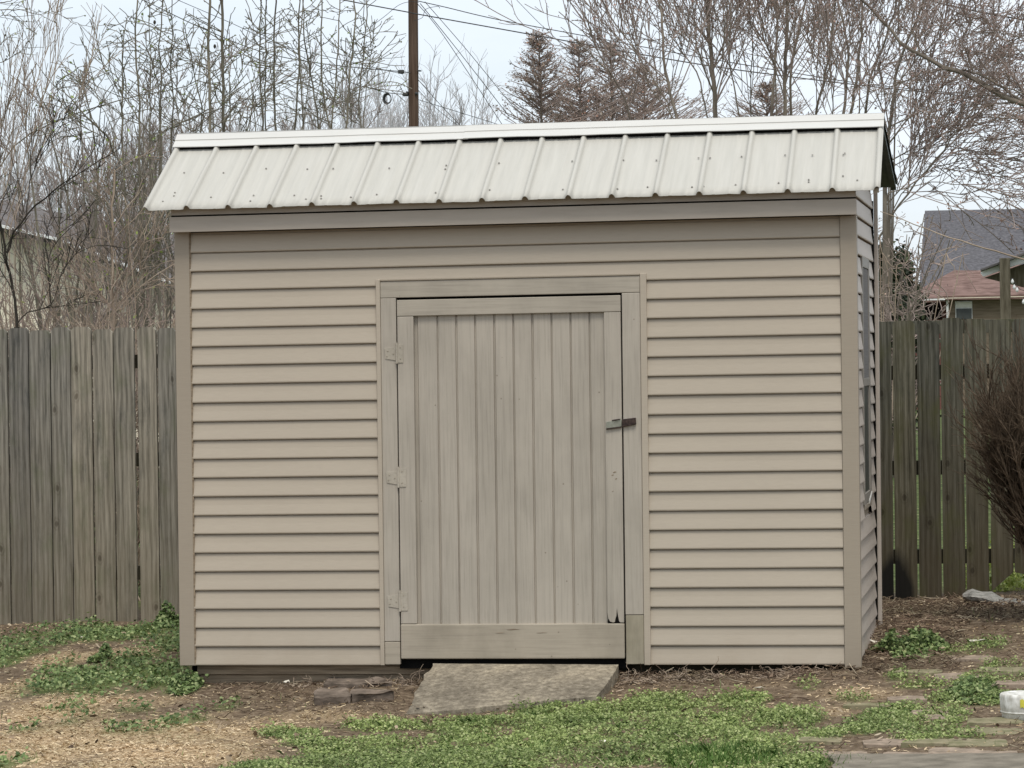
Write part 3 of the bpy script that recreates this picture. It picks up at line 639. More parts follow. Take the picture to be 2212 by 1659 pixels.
for i in range(len(ed)-1):
    x0 = ed[i]; zb = float(gz(x0, FY))-.015; cut = None
    if i == 12: cut = (zc2, zc1)
    if i == 13: cut = (zc1, zc1-.03)
    if i in (14, 15): cut = (zc1-.02, zc1-.03)
    if i >= 16: cut = (zc1-.05, zc1-.25) if i == 16 else None
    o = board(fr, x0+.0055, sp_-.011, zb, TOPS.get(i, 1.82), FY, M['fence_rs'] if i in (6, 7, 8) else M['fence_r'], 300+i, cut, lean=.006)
    if i in (7, 8): o['label'] = 'fence board with a black damp stain at its foot beside the shed'
    if i in (12, 13): o['label'] = 'fence board broken off short above the gap'
rails(fr, ed[0], ed[-1], (1.53-.03, .33+.02), FY+.022)
q = MB(); q.box(ed[0], ed[-1], FY+.022, FY+.06, .86, .95); q.ob('rail', M['rail'], fr, .002)
q = MB(); q.box(ed[0]+.2, ed[-1], FY+.10, FY+.12, 1.74, 1.822); q.ob('top_board', M['fence_r'], fr, .002)
p0 = at(1905, 683, FY+.14); p1 = at(1948, 690, FY+.14)
for x in (ed[0]+.3, ed[-1]-.5):
    q = MB(); q.box(x, x+.09, FY+.062, FY+.098, -.1, 1.75); q.ob('fence_post', M['post'], fr, .004)
# a split running down the second board and a vine twig
# ================================================================== GROUND
fx = np.r_[np.array([-900, -400, -150, -60, -30, -18, -12, -8]), np.arange(-5, 8.01, .045), np.array([10, 14, 20, 35, 70, 150, 400, 900])]
fy = np.r_[np.array([-400, -120, -50, -20, -10, -7]), np.arange(-5, 4.4, .055), np.array([5, 6, 7, 9, 12, 18, 26, 40, 60, 90, 150, 300, 700, 1500])]
XX, YY = np.meshgrid(fx, fy); ZZ = gz(XX, YY)
# patches (photograph position, half sizes in photograph pixels, strength)
def patches(L_):
    o = []
    for (x, y, rx, ry, s) in L_:
        p = atg(x, y); sc = (p[1]-CAM[1])/FPX; q1 = atg(x, y-ry); q2 = atg(x, y+ry); o.append((p[0], p[1], rx*sc, max(.06, abs(q1[1]-q2[1])/2), s))
    return o
WEEDP = patches([(60, 1395, 120, 38, 1), (230, 1368, 160, 22, 1), (350, 1395, 70, 45, 1), (20, 1425, 45, 28, 1), (140, 1468, 90, 28, 1), (250, 1460, 90, 34, 1), (345, 1460, 70, 38, 1.1), (395, 1490, 42, 16, .9),
                 (120, 1440, 30, 16, .8), (170, 1520, 30, 8, .7), (55, 1575, 38, 10, .7), (160, 1560, 40, 12, .55), (290, 1532, 40, 10, .6), (395, 1560, 45, 12, .7), (260, 1575, 40, 10, .6),
                 (490, 1528, 32, 8, .6), (15, 1650, 55, 16, .9), (150, 1535, 60, 10, .5), (330, 1580, 60, 8, .4)])
CLOVP = patches([(1100, 1620, 330, 55, 1.2), (900, 1660, 380, 40, 1.2), (1350, 1570, 330, 50, 1.2), (1500, 1620, 260, 45, 1.2), (1420, 1525, 110, 24, 1.1), (1560, 1520, 90, 22, 1.1), (1240, 1545, 160, 26, 1.1),
                 (1690, 1555, 90, 24, 1), (1650, 1650, 180, 26, 1.2), (1790, 1660, 90, 22, 1.1), (1010, 1565, 150, 22, .8), (820, 1570, 90, 12, .9), (640, 1585, 80, 12, .8), (720, 1610, 120, 16, .8),
                 (760, 1640, 150, 25, 1), (600, 1660, 120, 20, .9), (1930, 1545, 70, 22, 1.05), (2010, 1560, 75, 30, 1.05), (1985, 1592, 70, 18, .9), (1880, 1570, 60, 22, .9), (1770, 1590, 60, 14, .7), (2080, 1590, 60, 14, .5),
                 (2110, 1480, 50, 18, .8), (2060, 1505, 60, 14, .8), (1935, 1455, 28, 14, .7), (2150, 1508, 60, 14, .8), (2170, 1440, 50, 10, .7), (2060, 1410, 70, 10, .6), (1750, 1480, 28, 10, .7), (2000, 1482, 60, 8, .6), (2130, 1395, 60, 12, .6),
                 (2190, 1470, 40, 10, .7), (1840, 1510, 40, 8, .5)])
BAREP = patches([(1520, 1602, 110, 9, 1.1), (740, 1590, 40, 6, .9), (640, 1618, 45, 6, .9), (1600, 1648, 60, 6, .5), (250, 1410, 90, 13, .8), (120, 1420, 60, 14, .9), (920, 1590, 60, 7, .7), (1740, 1520, 90, 12, .6), (1900, 1610, 70, 8, .7), (980, 1548, 80, 8, .7)])
STRP = patches([(150, 1600, 330, 60, 1.2), (350, 1640, 260, 45, 1.1), (330, 1590, 250, 35, 1.), (100, 1540, 160, 40, 1), (250, 1515, 180, 20, .6), (550, 1580, 130, 30, .7), (20, 1490, 70, 35, .8), (130, 1425, 70, 20, .8), (270, 1412, 120, 16, .7), (1860, 1500, 110, 16, .5), (700, 1550, 120, 14, .5), (1100, 1550, 90, 10, .4), (1800, 1540, 60, 14, .4), (1640, 1480, 80, 8, .3)])
def field(x, y, L_, seed, edge=.45):
    f = np.zeros_like(x); nz_ = (fbm(x*4.5, y*3, seed, 4)-.5)*2.2
    for (cx, cy, rx, ry, s) in L_:
        dx = (x-cx)/rx; dy = (y-cy)/ry; r = np.sqrt(dx*dx+dy*dy)
        f = np.maximum(f, s*np.clip((1.15-r+nz_*.42)/edge, 0, 1))
    return f
def covers(x, y):
    w = field(x, y, WEEDP, 21); c = field(x, y, CLOVP, 33); ba = field(x, y, BAREP, 41)
    th_ = np.clip((fbm(x*5.5, y*2.6, 47, 4)-.32)*7, .30, 1)   # worn thin spots
    return np.clip(w-ba*.9, 0, 1.2)*th_, np.clip(c-ba*.9, 0, 1.2)*th_
w_, c_ = covers(XX, YY); st_ = np.clip(field(XX, YY, STRP, 51, .8), 0, 1)
lawn = np.clip((YY-3.6)/1.0, 0, 1)
# hollow under the right fence gap
nx, ny = len(fx), len(fy)
idx = np.arange(nx*ny).reshape(ny, nx)
F = np.stack([idx[:-1, :-1], idx[:-1, 1:], idx[1:, 1:], idx[1:, :-1]], -1).reshape(-1, 4)
g = mesh('ground', np.stack([XX, YY, ZZ], -1).reshape(-1, 3), F, M['ground'], smooth=True); g['kind'] = 'structure'
ca = g.data.color_attributes.new('cover', 'FLOAT_COLOR', 'POINT')
cc = np.stack([np.clip(np.maximum(w_, c_), 0, 1)*.9, st_, lawn, np.ones_like(lawn)], -1).reshape(-1).astype(np.float32); ca.data.foreach_set('color', cc)
rng = np.random.default_rng(11)
def scatter(n, x0, x1, y0, y1, fn):
    x = rng.uniform(x0, x1, n); y = rng.uniform(y0, y1, n); k = rng.random(n) < fn(x, y); return x[k], y[k]
XA, XB = -2.9, 5.3
def inshed(x, y): return (x > -.02) & (x < 3.55) & (y > .03) & (y < WD)
C0 = atg(1790, 1638)
def free(x, y):   # keep plants off the ramp, the shed and the path
    on = (y > -.62+(x-1.3)*.35) & (y < .1) & (x > 1.27) & (x < 2.30)
    slab = (y < C0[1]+.02) & (x > C0[0]-.02)
    return ~(inshed(x, y) | on | slab)
def leafcards(x, y, zoff, size, tilt, rngl, asp=.75, hexa=False):
    n = len(x); P = np.stack([x, y, gz(x, y)+zoff], -1)
    nrm = np.stack([rngl.normal(0, tilt, n), rngl.normal(0, tilt, n)-.25, np.ones(n)], -1); nrm /= np.linalg.norm(nrm, axis=1, keepdims=True)
    th = rngl.random(n)*6.283; a = np.stack([np.cos(th), np.sin(th), np.zeros(n)], -1); a -= (a*nrm).sum(1, keepdims=True)*nrm; a /= np.linalg.norm(a, axis=1, keepdims=True); c = np.cross(nrm, a)
    s = (size*(.55+.9*rngl.random(n)))[:, None]
    V = np.stack([P-a*s, P-a*s*.25-c*s*asp, P+a*s*.75-c*s*asp*.6, P+a*s, P+a*s*.75+c*s*asp*.6, P-a*s*.25+c*s*asp], 1).reshape(-1, 3)
    return V, np.arange(6*n).reshape(n, 6)
x, y = scatter(720000, XA, XB, -3.6, 1.9, lambda x, y: covers(x, y)[1]*free(x, y))
hh = .006+.045*rng.random(len(x))**1.3*np.clip(fbm(x*9, y*6, 61, 3)*2.6-.7, .15, 1.3)
V, F = leafcards(x, y, hh, .0058, .65, rng); o = mesh('clover', V, F, M['clover']); meta(o, 'low green clover leaves covering the foreground yard', 'clover', kind='stuff')
x, y = scatter(230000, XA, XB, -3.6, 3.1, lambda x, y: covers(x, y)[0]*free(x, y)*np.clip(fbm(x*6, y*4, 77, 3)*3-.75, .15, 1))
hh = .01+.075*rng.random(len(x))*fbm(x*5, y*5, 71, 3)**1.2*1.4
V, F = leafcards(x, y, hh, .0092, .75, rng); o = mesh('ground_weeds', V, F, M['weed']); meta(o, 'darker leafy weeds growing along the foot of the left fence', 'weeds', kind='stuff')
def blades(x, y, h, wd, lean, rngl, z=None):
    n = len(x); z = gz(x, y) if z is None else z; P = np.stack([x, y, z], -1); th = rngl.random(n)*6.283
    a = np.stack([np.cos(th), np.sin(th), np.zeros(n)], -1)*wd; D = np.stack([rngl.normal(0, lean, n), rngl.normal(0, lean, n), np.ones(n)], -1); D /= np.linalg.norm(D, axis=1, keepdims=True)
    T = P+D*h[:, None]*.55; E2 = P+D*h[:, None]+np.stack([D[:, 0], D[:, 1], -np.abs(D[:, 0])-np.abs(D[:, 1])], -1)*h[:, None]*.35
    V = np.stack([P-a, P+a, T+a*.8, E2, T-a*.8], 1).reshape(-1, 3); return V, np.arange(5*n).reshape(n, 5)
x, y = scatter(90000, XA, XB, -3.6, 3.1, lambda x, y: np.clip(covers(x, y)[1]*.75+covers(x, y)[0]*.3+.012, 0, 1)*free(x, y)*(fbm(x*2.2, y*2.2, 81, 3) > .41))
V, F = blades(x, y, .02+.045*rng.random(len(x)), .0016, .5, rng); o = mesh('grass', V, F, M['grass']); meta(o, 'short green grass blades mixed into the clover', 'grass', kind='stuff')
# dead grass lying flat
x, y = scatter(230000, XA, XB, -3.6, 3.1, lambda x, y: np.clip(field(x, y, STRP, 51, .8)+.10, 0, 1)*(1-.75*np.clip(np.maximum(*covers(x, y)), 0, 1))*free(x, y))
n = len(x); th = rng.random(n)*6.283; ln = .005+.012*rng.random(n)**2; z = gz(x, y)+.003+.010*rng.random(n)
D = np.stack([np.cos(th), np.sin(th), rng.normal(0, .18, n)], -1)*ln[:, None]; a = np.stack([-np.sin(th), np.cos(th), rng.normal(0, .6, n)], -1)*.0017
P = np.stack([x, y, z], -1); V = np.stack([P-D-a, P+D-a, P+D+a, P-D+a], 1).reshape(-1, 3)
o = mesh('dead_grass', V, np.arange(4*n).reshape(n, 4), M['straw']); meta(o, 'tan dead grass lying flat over the bare ground', 'dead grass', kind='stuff')
# brown litter and twigs along the foot of the shed and fence
def litf(x, y):
    a = np.exp(-((y+.08)/.16)**2)*(x > 0.0)*(x < 3.75)*(.4+.6*(x > 2.25)); b_ = np.exp(-((y-2.6)/.7)**2)*(x > 3.5)*.8; c = np.exp(-((y+.35)/.5)**2)*(x > .2)*(x < 1.3)*.35; d = (x > 3.55)*(x < 4.1)*(y > -.1)*(y < 2.4)*.8
    return np.clip(np.maximum.reduce([a, b_, c, d])+.05, 0, 1)
x, y = scatter(90000, XA, XB, -3.4, 3.3, lambda x, y: litf(x, y)*(1-.8*np.clip(np.maximum(*covers(x, y)), 0, 1))*~inshed(x, y)*~((y > -.66+(x-1.3)*.35) & (y < .1) & (x > 1.27) & (x < 2.30)))
n = len(x); th = rng.random(n)*6.283; ln = .010+.04*rng.random(n)**2; z = gz(x, y)+.004+.03*rng.random(n)*litf(x, y)
D = np.stack([np.cos(th), np.sin(th), rng.normal(0, .3, n)], -1)*ln[:, None]; P = np.stack([x, y, z], -1)
pts = np.stack([P-D, P+rng.normal(0, .003, (n, 3)), P+D], 1); R = np.tile(np.array([.0018, .0021, .0012])[None], (n, 1))*(.6+rng.random((n, 1)))
V, F = tubes([(pts, R)], 3); o = mesh('twig_litter', V, F, M['litter']); meta(o, 'brown twigs and roots littering the bare soil by the shed', 'twig litter', kind='stuff')
# curly roots beneath the siding
def roots(name, label, cx, cy, w, n, seed):
    r = np.random.default_rng(seed); P = np.stack([cx+r.uniform(-w, w, n), cy+r.uniform(-.06, .05, n), np.zeros(n)], -1); P[:, 2] = gz(P[:, 0], P[:, 1])
    D = r.normal(0, 1, (n, 3)); D[:, 2] = np.abs(D[:, 2])*.25; p, rr = growlevel(r, P, D, .04+.11*r.random(n), np.full(n, .0032), np.full(n, .0012), 7, .5, -.16)
    V, F = tubes([(p, rr)], 4); return meta(mesh(name, V, F, M['bark_t'], origin=(cx, cy, float(gz(cx, cy)))), label, 'roots')
roots('dry_roots', 'dry pale roots poking up under the siding left of the ramp', .62, -.05, .16, 26, 1)
roots('dry_roots', 'heap of curly brown roots just right of the concrete ramp', 2.55, -.10, .30, 170, 2)
roots('dry_roots', 'brown roots trailing beneath the siding near the right corner', 3.05, -.08, .35, 120, 3)
roots('dry_roots', 'few dry twigs beside the lower left edge of the ramp', 1.14, -.06, .10, 26, 4)

# weed clumps and grass tuft
def clump(name, label, px, py, w, d, h, n, mat, seed, size=.013, cat='weed clump'):
    r = np.random.default_rng(seed); p = atg(px, py); a = r.random(n)*6.283; q = np.sqrt(r.random(n)); x = p[0]+np.cos(a)*q*w; y = p[1]+np.sin(a)*q*d
    k_ = q < .62+.75*(fbm(x*6, y*4, seed+9, 3)-.2); x, y, q = x[k_], y[k_], q[k_]; n = len(x)
    hh = h*(1-q**2)*(.2+.8*r.random(n))*np.clip(fbm(x*14, y*9, seed, 3)*2.8-.7, .1, 1.4)
    V, F = leafcards(x, y, hh+.005, size, .75, r); return meta(mesh(name, V, F, mat, origin=(p[0], p[1], float(gz(p[0], p[1])))), label, cat)
clump('weed_clump', 'mounded bright green weed clump beside the right corner of the shed', 1968, 1408, .24, .30, .11, 4200, M['weed'], 4, .011)
clump('weed_clump', 'taller dark weed tuft against the left fence next to the shed', 372, 1352, .12, .14, .13, 1100, M['weed'], 5, .012)
clump('weed_clump', 'leafy weed clump at the lower left corner of the shed', 400, 1488, .10, .22, .07, 1100, M['weed'], 6, .011)
clump('weed_clump', 'small dark weed tuft growing out of the straw on the left', 218, 1425, .07, .16, .08, 420, M['weed'], 7, .013)
clump('weed_clump', 'small weed clump between the old bricks behind the white bucket', 2105, 1495, .16, .3, .05, 900, M['weed'], 9, .011)
p = atg(1560, 1640); r = np.random.default_rng(8); n = 900; a = r.random(n)*6.283; q = np.sqrt(r.random(n)); x = p[0]+np.cos(a)*q*.26; y = p[1]+np.sin(a)*q*.4
V, F = blades(x, y, (.06+.07*r.random(n))*(1-.5*q), .0022, .35, r); meta(mesh('grass_tuft', V, F, M['grass'], origin=p), 'taller tuft of green grass in the clover at the bottom edge', 'grass tuft')
p = atg(1800, 1655); n = 300; a = r.random(n)*6.283; q = np.sqrt(r.random(n)); x = p[0]+np.cos(a)*q*.2; y = p[1]+np.sin(a)*q*.3
V, F = blades(x, y, (.03+.04*r.random(n))*(1-.5*q), .002, .4, r); meta(mesh('grass_tuft', V, F, M['grass'], origin=p), 'smaller grass tuft at the left tip of the concrete path', 'grass tuft')

# ================================================================== RAMP, ROCKS, BRICKS, BUCKET, LOG
def slabmesh(name, outline, zt, th, mat, label, cat, seed, rough=.006, kind=None, n=26, edge=1.):
    """outline: four corner curves; grid over a quad with rough edges"""
    (a, b_, c, d) = [np.array(v, float) for v in outline]      # back-left, back-right, front-right, front-left
    V = []; N_ = n
    for j in range(N_+1):
        for i in range(N_+1):
            u = i/N_; v = j/N_; p = (a*(1-u)+b_*u)*(1-v)+(d*(1-u)+c*u)*v
            e = min(u, 1-u, v, 1-v)
            p = p+np.array([(fbm(np.array([p[0]*9]), np.array([p[1]*9]), seed, 3)[0]-.5)*.05*edge*(1 if u in (0, 1) else 0), (fbm(np.array([p[0]*7]), np.array([p[1]*2]), seed+1, 3)[0]-.5)*.10*edge*(1 if v == 1 else 0),
                            (fbm(np.array([p[0]*8]), np.array([p[1]*8]), seed+2, 4)[0]-.5)*rough*2-(.006 if e == 0 else 0)])
            V.append(p)
    nn = N_+1; F = [(j*nn+i, (j+1)*nn+i, (j+1)*nn+i+1, j*nn+i+1) for j in range(N_) for i in range(N_)]
    ring = [i for i in range(nn)]+[j*nn+N_ for j in range(1, nn)]+[N_*nn+i for i in range(N_-1, -1, -1)]+[j*nn for j in range(N_-1, 0, -1)]
    m0 = len(V)
    for r_ in ring: V.append(V[r_]-np.array([0, 0, th]))
    k = len(ring); F += [(ring[i], ring[(i+1) % k], m0+(i+1) % k, m0+i) for i in range(k)]
    o = mesh(name, V, F, mat, origin=V[0]); return meta(o, label, cat, kind=kind)
def zat(x, y, z): p = at(x, y, z, 2); return (p[0], p[1], z)
a = zat(955, 1432, -.012); b2 = zat(1346, 1440, -.022); b2 = (b2[0], max(b2[1], -.12), b2[2]); a = (a[0], -.02, a[2]); 
slabmesh('concrete_ramp', ((a[0], a[1], .016), (b2[0], -.03, .010), (zat(1294, 1500, -.092)), zat(876, 1541, -.150)), 0, .09, M['concrete'], 'rough weathered concrete slab ramp leading up to the shed door', 'ramp', 3, .0015)
def rock(name, label, px, py, w, d, h, seed, mat, cat='rock', rotz=0., lift=0., gr=None):
    p = atg(px, py); r = np.random.default_rng(seed); V = []; nt_, npz = 14, 7
    for j in range(npz+1):
        f = j/npz*math.pi
        for i in range(nt_):
            t_ = i/nt_*2*math.pi; s_ = 1+.5*(fbm(np.array([math.cos(t_)*1.5+seed]), np.array([math.sin(t_)*1.5+f]), seed, 3)[0]-.5)
            cx = np.sign(math.cos(t_))*abs(math.cos(t_))**.6*math.sin(f)**.45*w*s_; cy = np.sign(math.sin(t_))*abs(math.sin(t_))**.6*math.sin(f)**.45*d*s_
            V.append((cx*math.cos(rotz)-cy*math.sin(rotz), cx*math.sin(rotz)+cy*math.cos(rotz), h*.5*math.cos(f)*(1+.3*(s_-1))))
    V = np.array(V)+np.array([p[0], p[1], float(gz(p[0], p[1]))+h*.28+lift]); F = [(j*nt_+i, (j+1)*nt_+i, (j+1)*nt_+(i+1) % nt_, j*nt_+(i+1) % nt_) for j in range(npz) for i in range(nt_)]
    return meta(mesh(name, V, F, mat, origin=p), label, cat, gr)
for lb, q4, dz, sd in (('flat broken dark rock left of the ramp, the left one of the front pair', ((682, 1488), (750, 1484), (752, 1500), (684, 1505)), .040, 11),
                       ('flat broken dark rock left of the ramp, the right one of the front pair', ((758, 1487), (836, 1484), (850, 1496), (760, 1503)), .036, 12),
                       ('low brown rock set behind the front pair under the siding', ((705, 1464), (845, 1466), (840, 1476), (700, 1477)), .018, 13)):
    cr = []
    for (px, py) in q4:
        g0_ = atg(px, py+6); cr.append(zat(px, py, float(gz0(g0_[0], g0_[1]))+dz))
    slabmesh('flat_rock', cr, 0, .045, M['rock'], lb, 'rock', sd, .016, edge=.9)
for i, (px, py, s_) in enumerate([(873, 1462, .012), (886, 1459, .014), (878, 1466, .010), (895, 1464, .010), (890, 1455, .012), (866, 1464, .009)]):
    rock('pebble', 'pale pebble in the small heap left of the ramp, '+['second from the left', 'largest in the middle', 'lowest nearest the camera', 'rightmost', 'topmost at the skid', 'leftmost'][i], px, py, s_, s_, s_*1.3, 40+i, M['pale'], 'pebble', gr='pale pebbles by the ramp', lift=.008)
for i, (px, py, s_, lb) in enumerate([(2110, 1392, .05, 'pale dry leaf on the brown soil below the grey log'), (1302, 1613, .016, 'pale dry leaf lying in the clover below the ramp'),
                                      (1627, 1606, .022, 'pale dry leaf lying beside the grass tuft'), (2097, 1590, .03, 'pale dry leaf on the mossy bricks'),
                                      (1888, 1395, .022, 'pale leaf tucked at the foot of the right corner post'), (1640, 1492, .022, 'brown curled leaf on the soil right of the ramp'),
                                      (618, 1480, .018, 'pale leaf on the soil under the left siding'), (180, 1385, .015, 'white petal among the weeds by the left fence')]):
    p = atg(px, py); r = np.random.default_rng(60+i); q = MB(); z = float(gz(p[0], p[1]))+.02; K = 9
    Vv = [(p[0], p[1], z+.006)]+[(p[0]+s_*math.cos(k/K*6.283)*(.8+.4*r.random()), p[1]+s_*.7*math.sin(k/K*6.283)*(.8+.4*r.random()), z+r.uniform(-.006, .012)) for k in range(K)]
    q.add(Vv, [(0, 1+k, 1+(k+1) % K) for k in range(K)]); o = q.ob('dry_leaf', M['pale'] if i not in (2, 3) else M['straw'], origin=p); m_ = o.modifiers.new('thick', 'SOLIDIFY'); m_.thickness = .001; meta(o, lb, 'leaf')
# old brick path: separate half-buried bricks
BR = [(1935, 1606, .30, 0), (2030, 1606, .33, 0), (2140, 1583, .30, 0), (2060, 1628, .22, 1), (1960, 1634, .22, 1), (2130, 1632, .27, 1), (2040, 1552, .2, 0), (2150, 1560, .26, 0), (1880, 1524, .26, 0), (1960, 1512, .20, 1), (2110, 1608, .26, 0), (1810, 1632, .26, 1), (1895, 1642, .2, 1), (1770, 1602, .2, 0), (1985, 1452, .24, 0), (2075, 1466, .26, 1), (2165, 1452, .24, 0), (2100, 1425, .22, 1), (2188, 1478, .2, 0), (2010, 1540, .2, 1)]
WH = ['leftmost in the row below the clover patch', 'second in the row below the clover patch', 'just left of the bucket foot', 'in the row touching the path', 'left end of the row touching the path',
      'largest pale one against the path edge', 'half hidden by the right clover patch', 'right beneath the white bucket', 'long one in the sandy spot right of the shed', 'thin mossy one above the long one',
      'beneath the bucket and above the path', 'narrow pale sliver left of the path rows', 'sunk one at the path corner', 'nearly buried one in the brown strip', 'alone behind the round weed patch', 'behind the weed clump next to the bucket', 'furthest right in the back row', 'topmost in the back at the soil', 'just behind the bucket top', 'peeking out between the two right clover patches']
for i, ((px, py, w, k), wh) in enumerate(zip(BR, WH)):
    p = atg(px, py); z = float(gz(p[0], p[1])); r = random.Random(i); q = MB(); an = r.uniform(-.06, .12)
    hx, hy = w/2, .085; zt = z+.014; ca_, sa_ = math.cos(an), math.sin(an)
    cr = [(p[0]+x_*ca_-y_*sa_, p[1]+x_*sa_+y_*ca_, zt+x_*r.uniform(-.03, .03)) for x_, y_ in ((-hx, hy), (hx, hy), (hx, -hy), (-hx, -hy))]
    o = slabmesh('paving_brick', cr, 0, .045, M['brick'] if k or i % 3 == 0 else M['mossbrick'], None, None, 500+i, .008, n=10, edge=.4)
    meta(o, 'half buried mossy paving brick, '+wh, 'brick', 'half buried paving bricks at the lower right')
pz = float(gz0(*atg(1790, 1638)[:2]))+.022
c0 = atg(1790, 1636); c1 = atg(2330, 1636); c2 = atg(2330, 1720); c3 = atg(1830, 1720)
def up_(p, z): return (p[0], p[1], z)
slabmesh('path', (up_(c0, pz), up_(c1, pz+.022), up_(c2, pz+.01), up_(c3, pz-.01)), 0, .06, M['path'], 'grey concrete path slab', 'path', 8, .004, kind='structure')
# white bucket, upside down and half out of the picture
p = atg(2212, 1558); bz = float(gz(p[0], p[1])); bx, by = p[0]+.005, p[1]+.10
bkt = thing('bucket', 'dirty white plastic bucket lying bottom up at the right edge', 'bucket', (bx, by, bz))
def lathe(prof, cx, cy, z0, n=36):
    V = []
    for (r_, z) in prof:
        for i in range(n): V.append((cx+r_*math.cos(i/n*6.2832), cy+r_*math.sin(i/n*6.2832), z0+z))
    F = [(j*n+i, j*n+(i+1) % n, (j+1)*n+(i+1) % n, (j+1)*n+i) for j in range(len(prof)-1) for i in range(n)]
    return V, F
V, F = lathe([(.100, 0), (.108, .006), (.110, .03), (.112, .034), (.1135, .036), (.1165, .07), (.118, .105), (.116, .116), (.110, .121), (.100, .118), (.002, .116)], bx, by, bz)
mesh('body', V, F, M['bucket'], bkt, smooth=True)
V, F = lathe([(.1115, .030), (.1155, .032), (.1165, .037), (.1125, .040)], bx, by, bz); mesh('rim', V, F, M['bucket'], bkt, smooth=True)
V = []; 
for k in range(5):
    for z in (.062, .10): a_ = -1.75+.09*k; V.append((bx+.1195*math.cos(a_), by+.1195*math.sin(a_), bz+z+.006*math.sin(k*2.)))
mesh('paint_mark', V, [(2*k, 2*k+2, 2*k+3, 2*k+1) for k in range(4)], M['yellow'], bkt)['label'] = 'yellow mark'
# weathered grey log in front of the fence gap
r = np.random.default_rng(5); ln = 22; P = []
A0 = at(2080, 1291, 2.72); A1 = at(2300, 1312, 2.55)
for i in range(ln):
    u = i/(ln-1); c = A0*(1-u)+A1*u; c = c+np.array([0, .03*math.sin(u*5), .018*math.sin(u*8+.6)-.012*u]); P.append(c)
P = np.array(P); V = []; K = 12
for i in range(ln):
    u = i/(ln-1); hr = .042*(min(1, .35+u*6))*(1+.2*math.sin(i*1.3)); wr_ = .09*(min(1, .5+u*5))
    for k in range(K):
        a_ = k/K*6.283; nn_ = 1+.25*(fbm(np.array([i*.5]), np.array([k*.9]), 3, 2)[0]-.5); V.append(P[i]+np.array([0, wr_*math.cos(a_)*nn_, hr*math.sin(a_)*nn_]))
F = [(i*K+k, i*K+(k+1) % K, (i+1)*K+(k+1) % K, (i+1)*K+k) for i in range(ln-1) for k in range(K)]+[tuple(range(K)), tuple(range(ln*K-1, ln*K-K-1, -1))]
meta(mesh('weathered_log', V, F, M['drift'], origin=A0), 'grey weathered slab of wood lying in front of the broken fence gap', 'log')
r = np.random.default_rng(91); pb2 = at(2200, 1285, 4.0); n = 2600; P = np.stack([pb2[0]+r.uniform(-.36, .5, n), 4.0+r.uniform(-.25, .5, n), r.random(n)**1.2*.30+float(gz(pb2[0], 4.))], -1)
V, F = leaves(r, P, .017, 0); meta(mesh('leafy_plant', V, F, M['greenleaf'], origin=pb2), 'yellow green leafy plant seen through the broken gap under the right fence', 'plant')
x, y = scatter(5200, XA, XB, -3.6, 3.1, lambda x, y: (.10+.9*litf(x, y))*(fbm(x*3, y*3, 95, 3) > .42)*free(x, y))
V, F = leafcards(x, y, .012+.02*rng.random(len(x)), .015, .7, rng, .55); meta(mesh('leaf_litter', V, F, M['litter']), 'dry brown leaf scraps scattered over soil and clover', 'dry leaves', kind='stuff')

# ================================================================== CLIPPED BUSH at the right
rg = np.random.default_rng(77)
bp = atg(2290, 1440); by_ = 1.55; b0 = at(2265, 1130, by_); base_ = np.array([b0[0]+.05, by_, float(gz(b0[0], by_))])
bush = thing('bare_bush', 'dense brown clipped twiggy bush in front of the right fence', 'bush', base_)
n = 70; P = np.tile(base_, (n, 1))+rg.normal(0, .03, (n, 3))*[1, 1, 0]
tx = rg.uniform(-.62, .60, n); ty = rg.uniform(-.4, .4, n); T = np.stack([base_[0]-.10+tx*.9, base_[1]+ty, base_[2]+1.80+0*tx-.75*np.abs(tx)], -1)
D = T-P; Ln = np.linalg.norm(D, axis=1)*(.62+.2*rg.random(n)); D[:, 2] += .5
p1, r1 = growlevel(rg, P, D, Ln, np.full(n, .013), np.full(n, .005), 9, .07, .0)
q, d, rr, tt = spawn(rg, p1, r1, 18, .40, 1., .15, .6, .2); p2, r2 = growlevel(rg, q, d, .16+.26*rg.random(len(q)), rr*.7, rr*0+.0022, 6, .15, .03)
q, d, rr, tt = spawn(rg, p2, r2, 6, .2, 1., .2, .7, .15); p3, r3 = growlevel(rg, q, d, .06+.12*rg.random(len(q)), rr*.7, rr*0+.0012, 3, .18, .03)
def clipz(p, zmax): p[..., 2] = np.where(p[..., 2] > zmax, zmax-(p[..., 2]-zmax)*.1+0*p[..., 2], p[..., 2]); return p
V, F = tubes([(p1, r1)], 6); mesh('trunk', V, F, M['bush'], bush)
V, F = tubes([(p2, r2), (p3, r3)], 3); mesh('crown', V, F, M['bush'], bush)

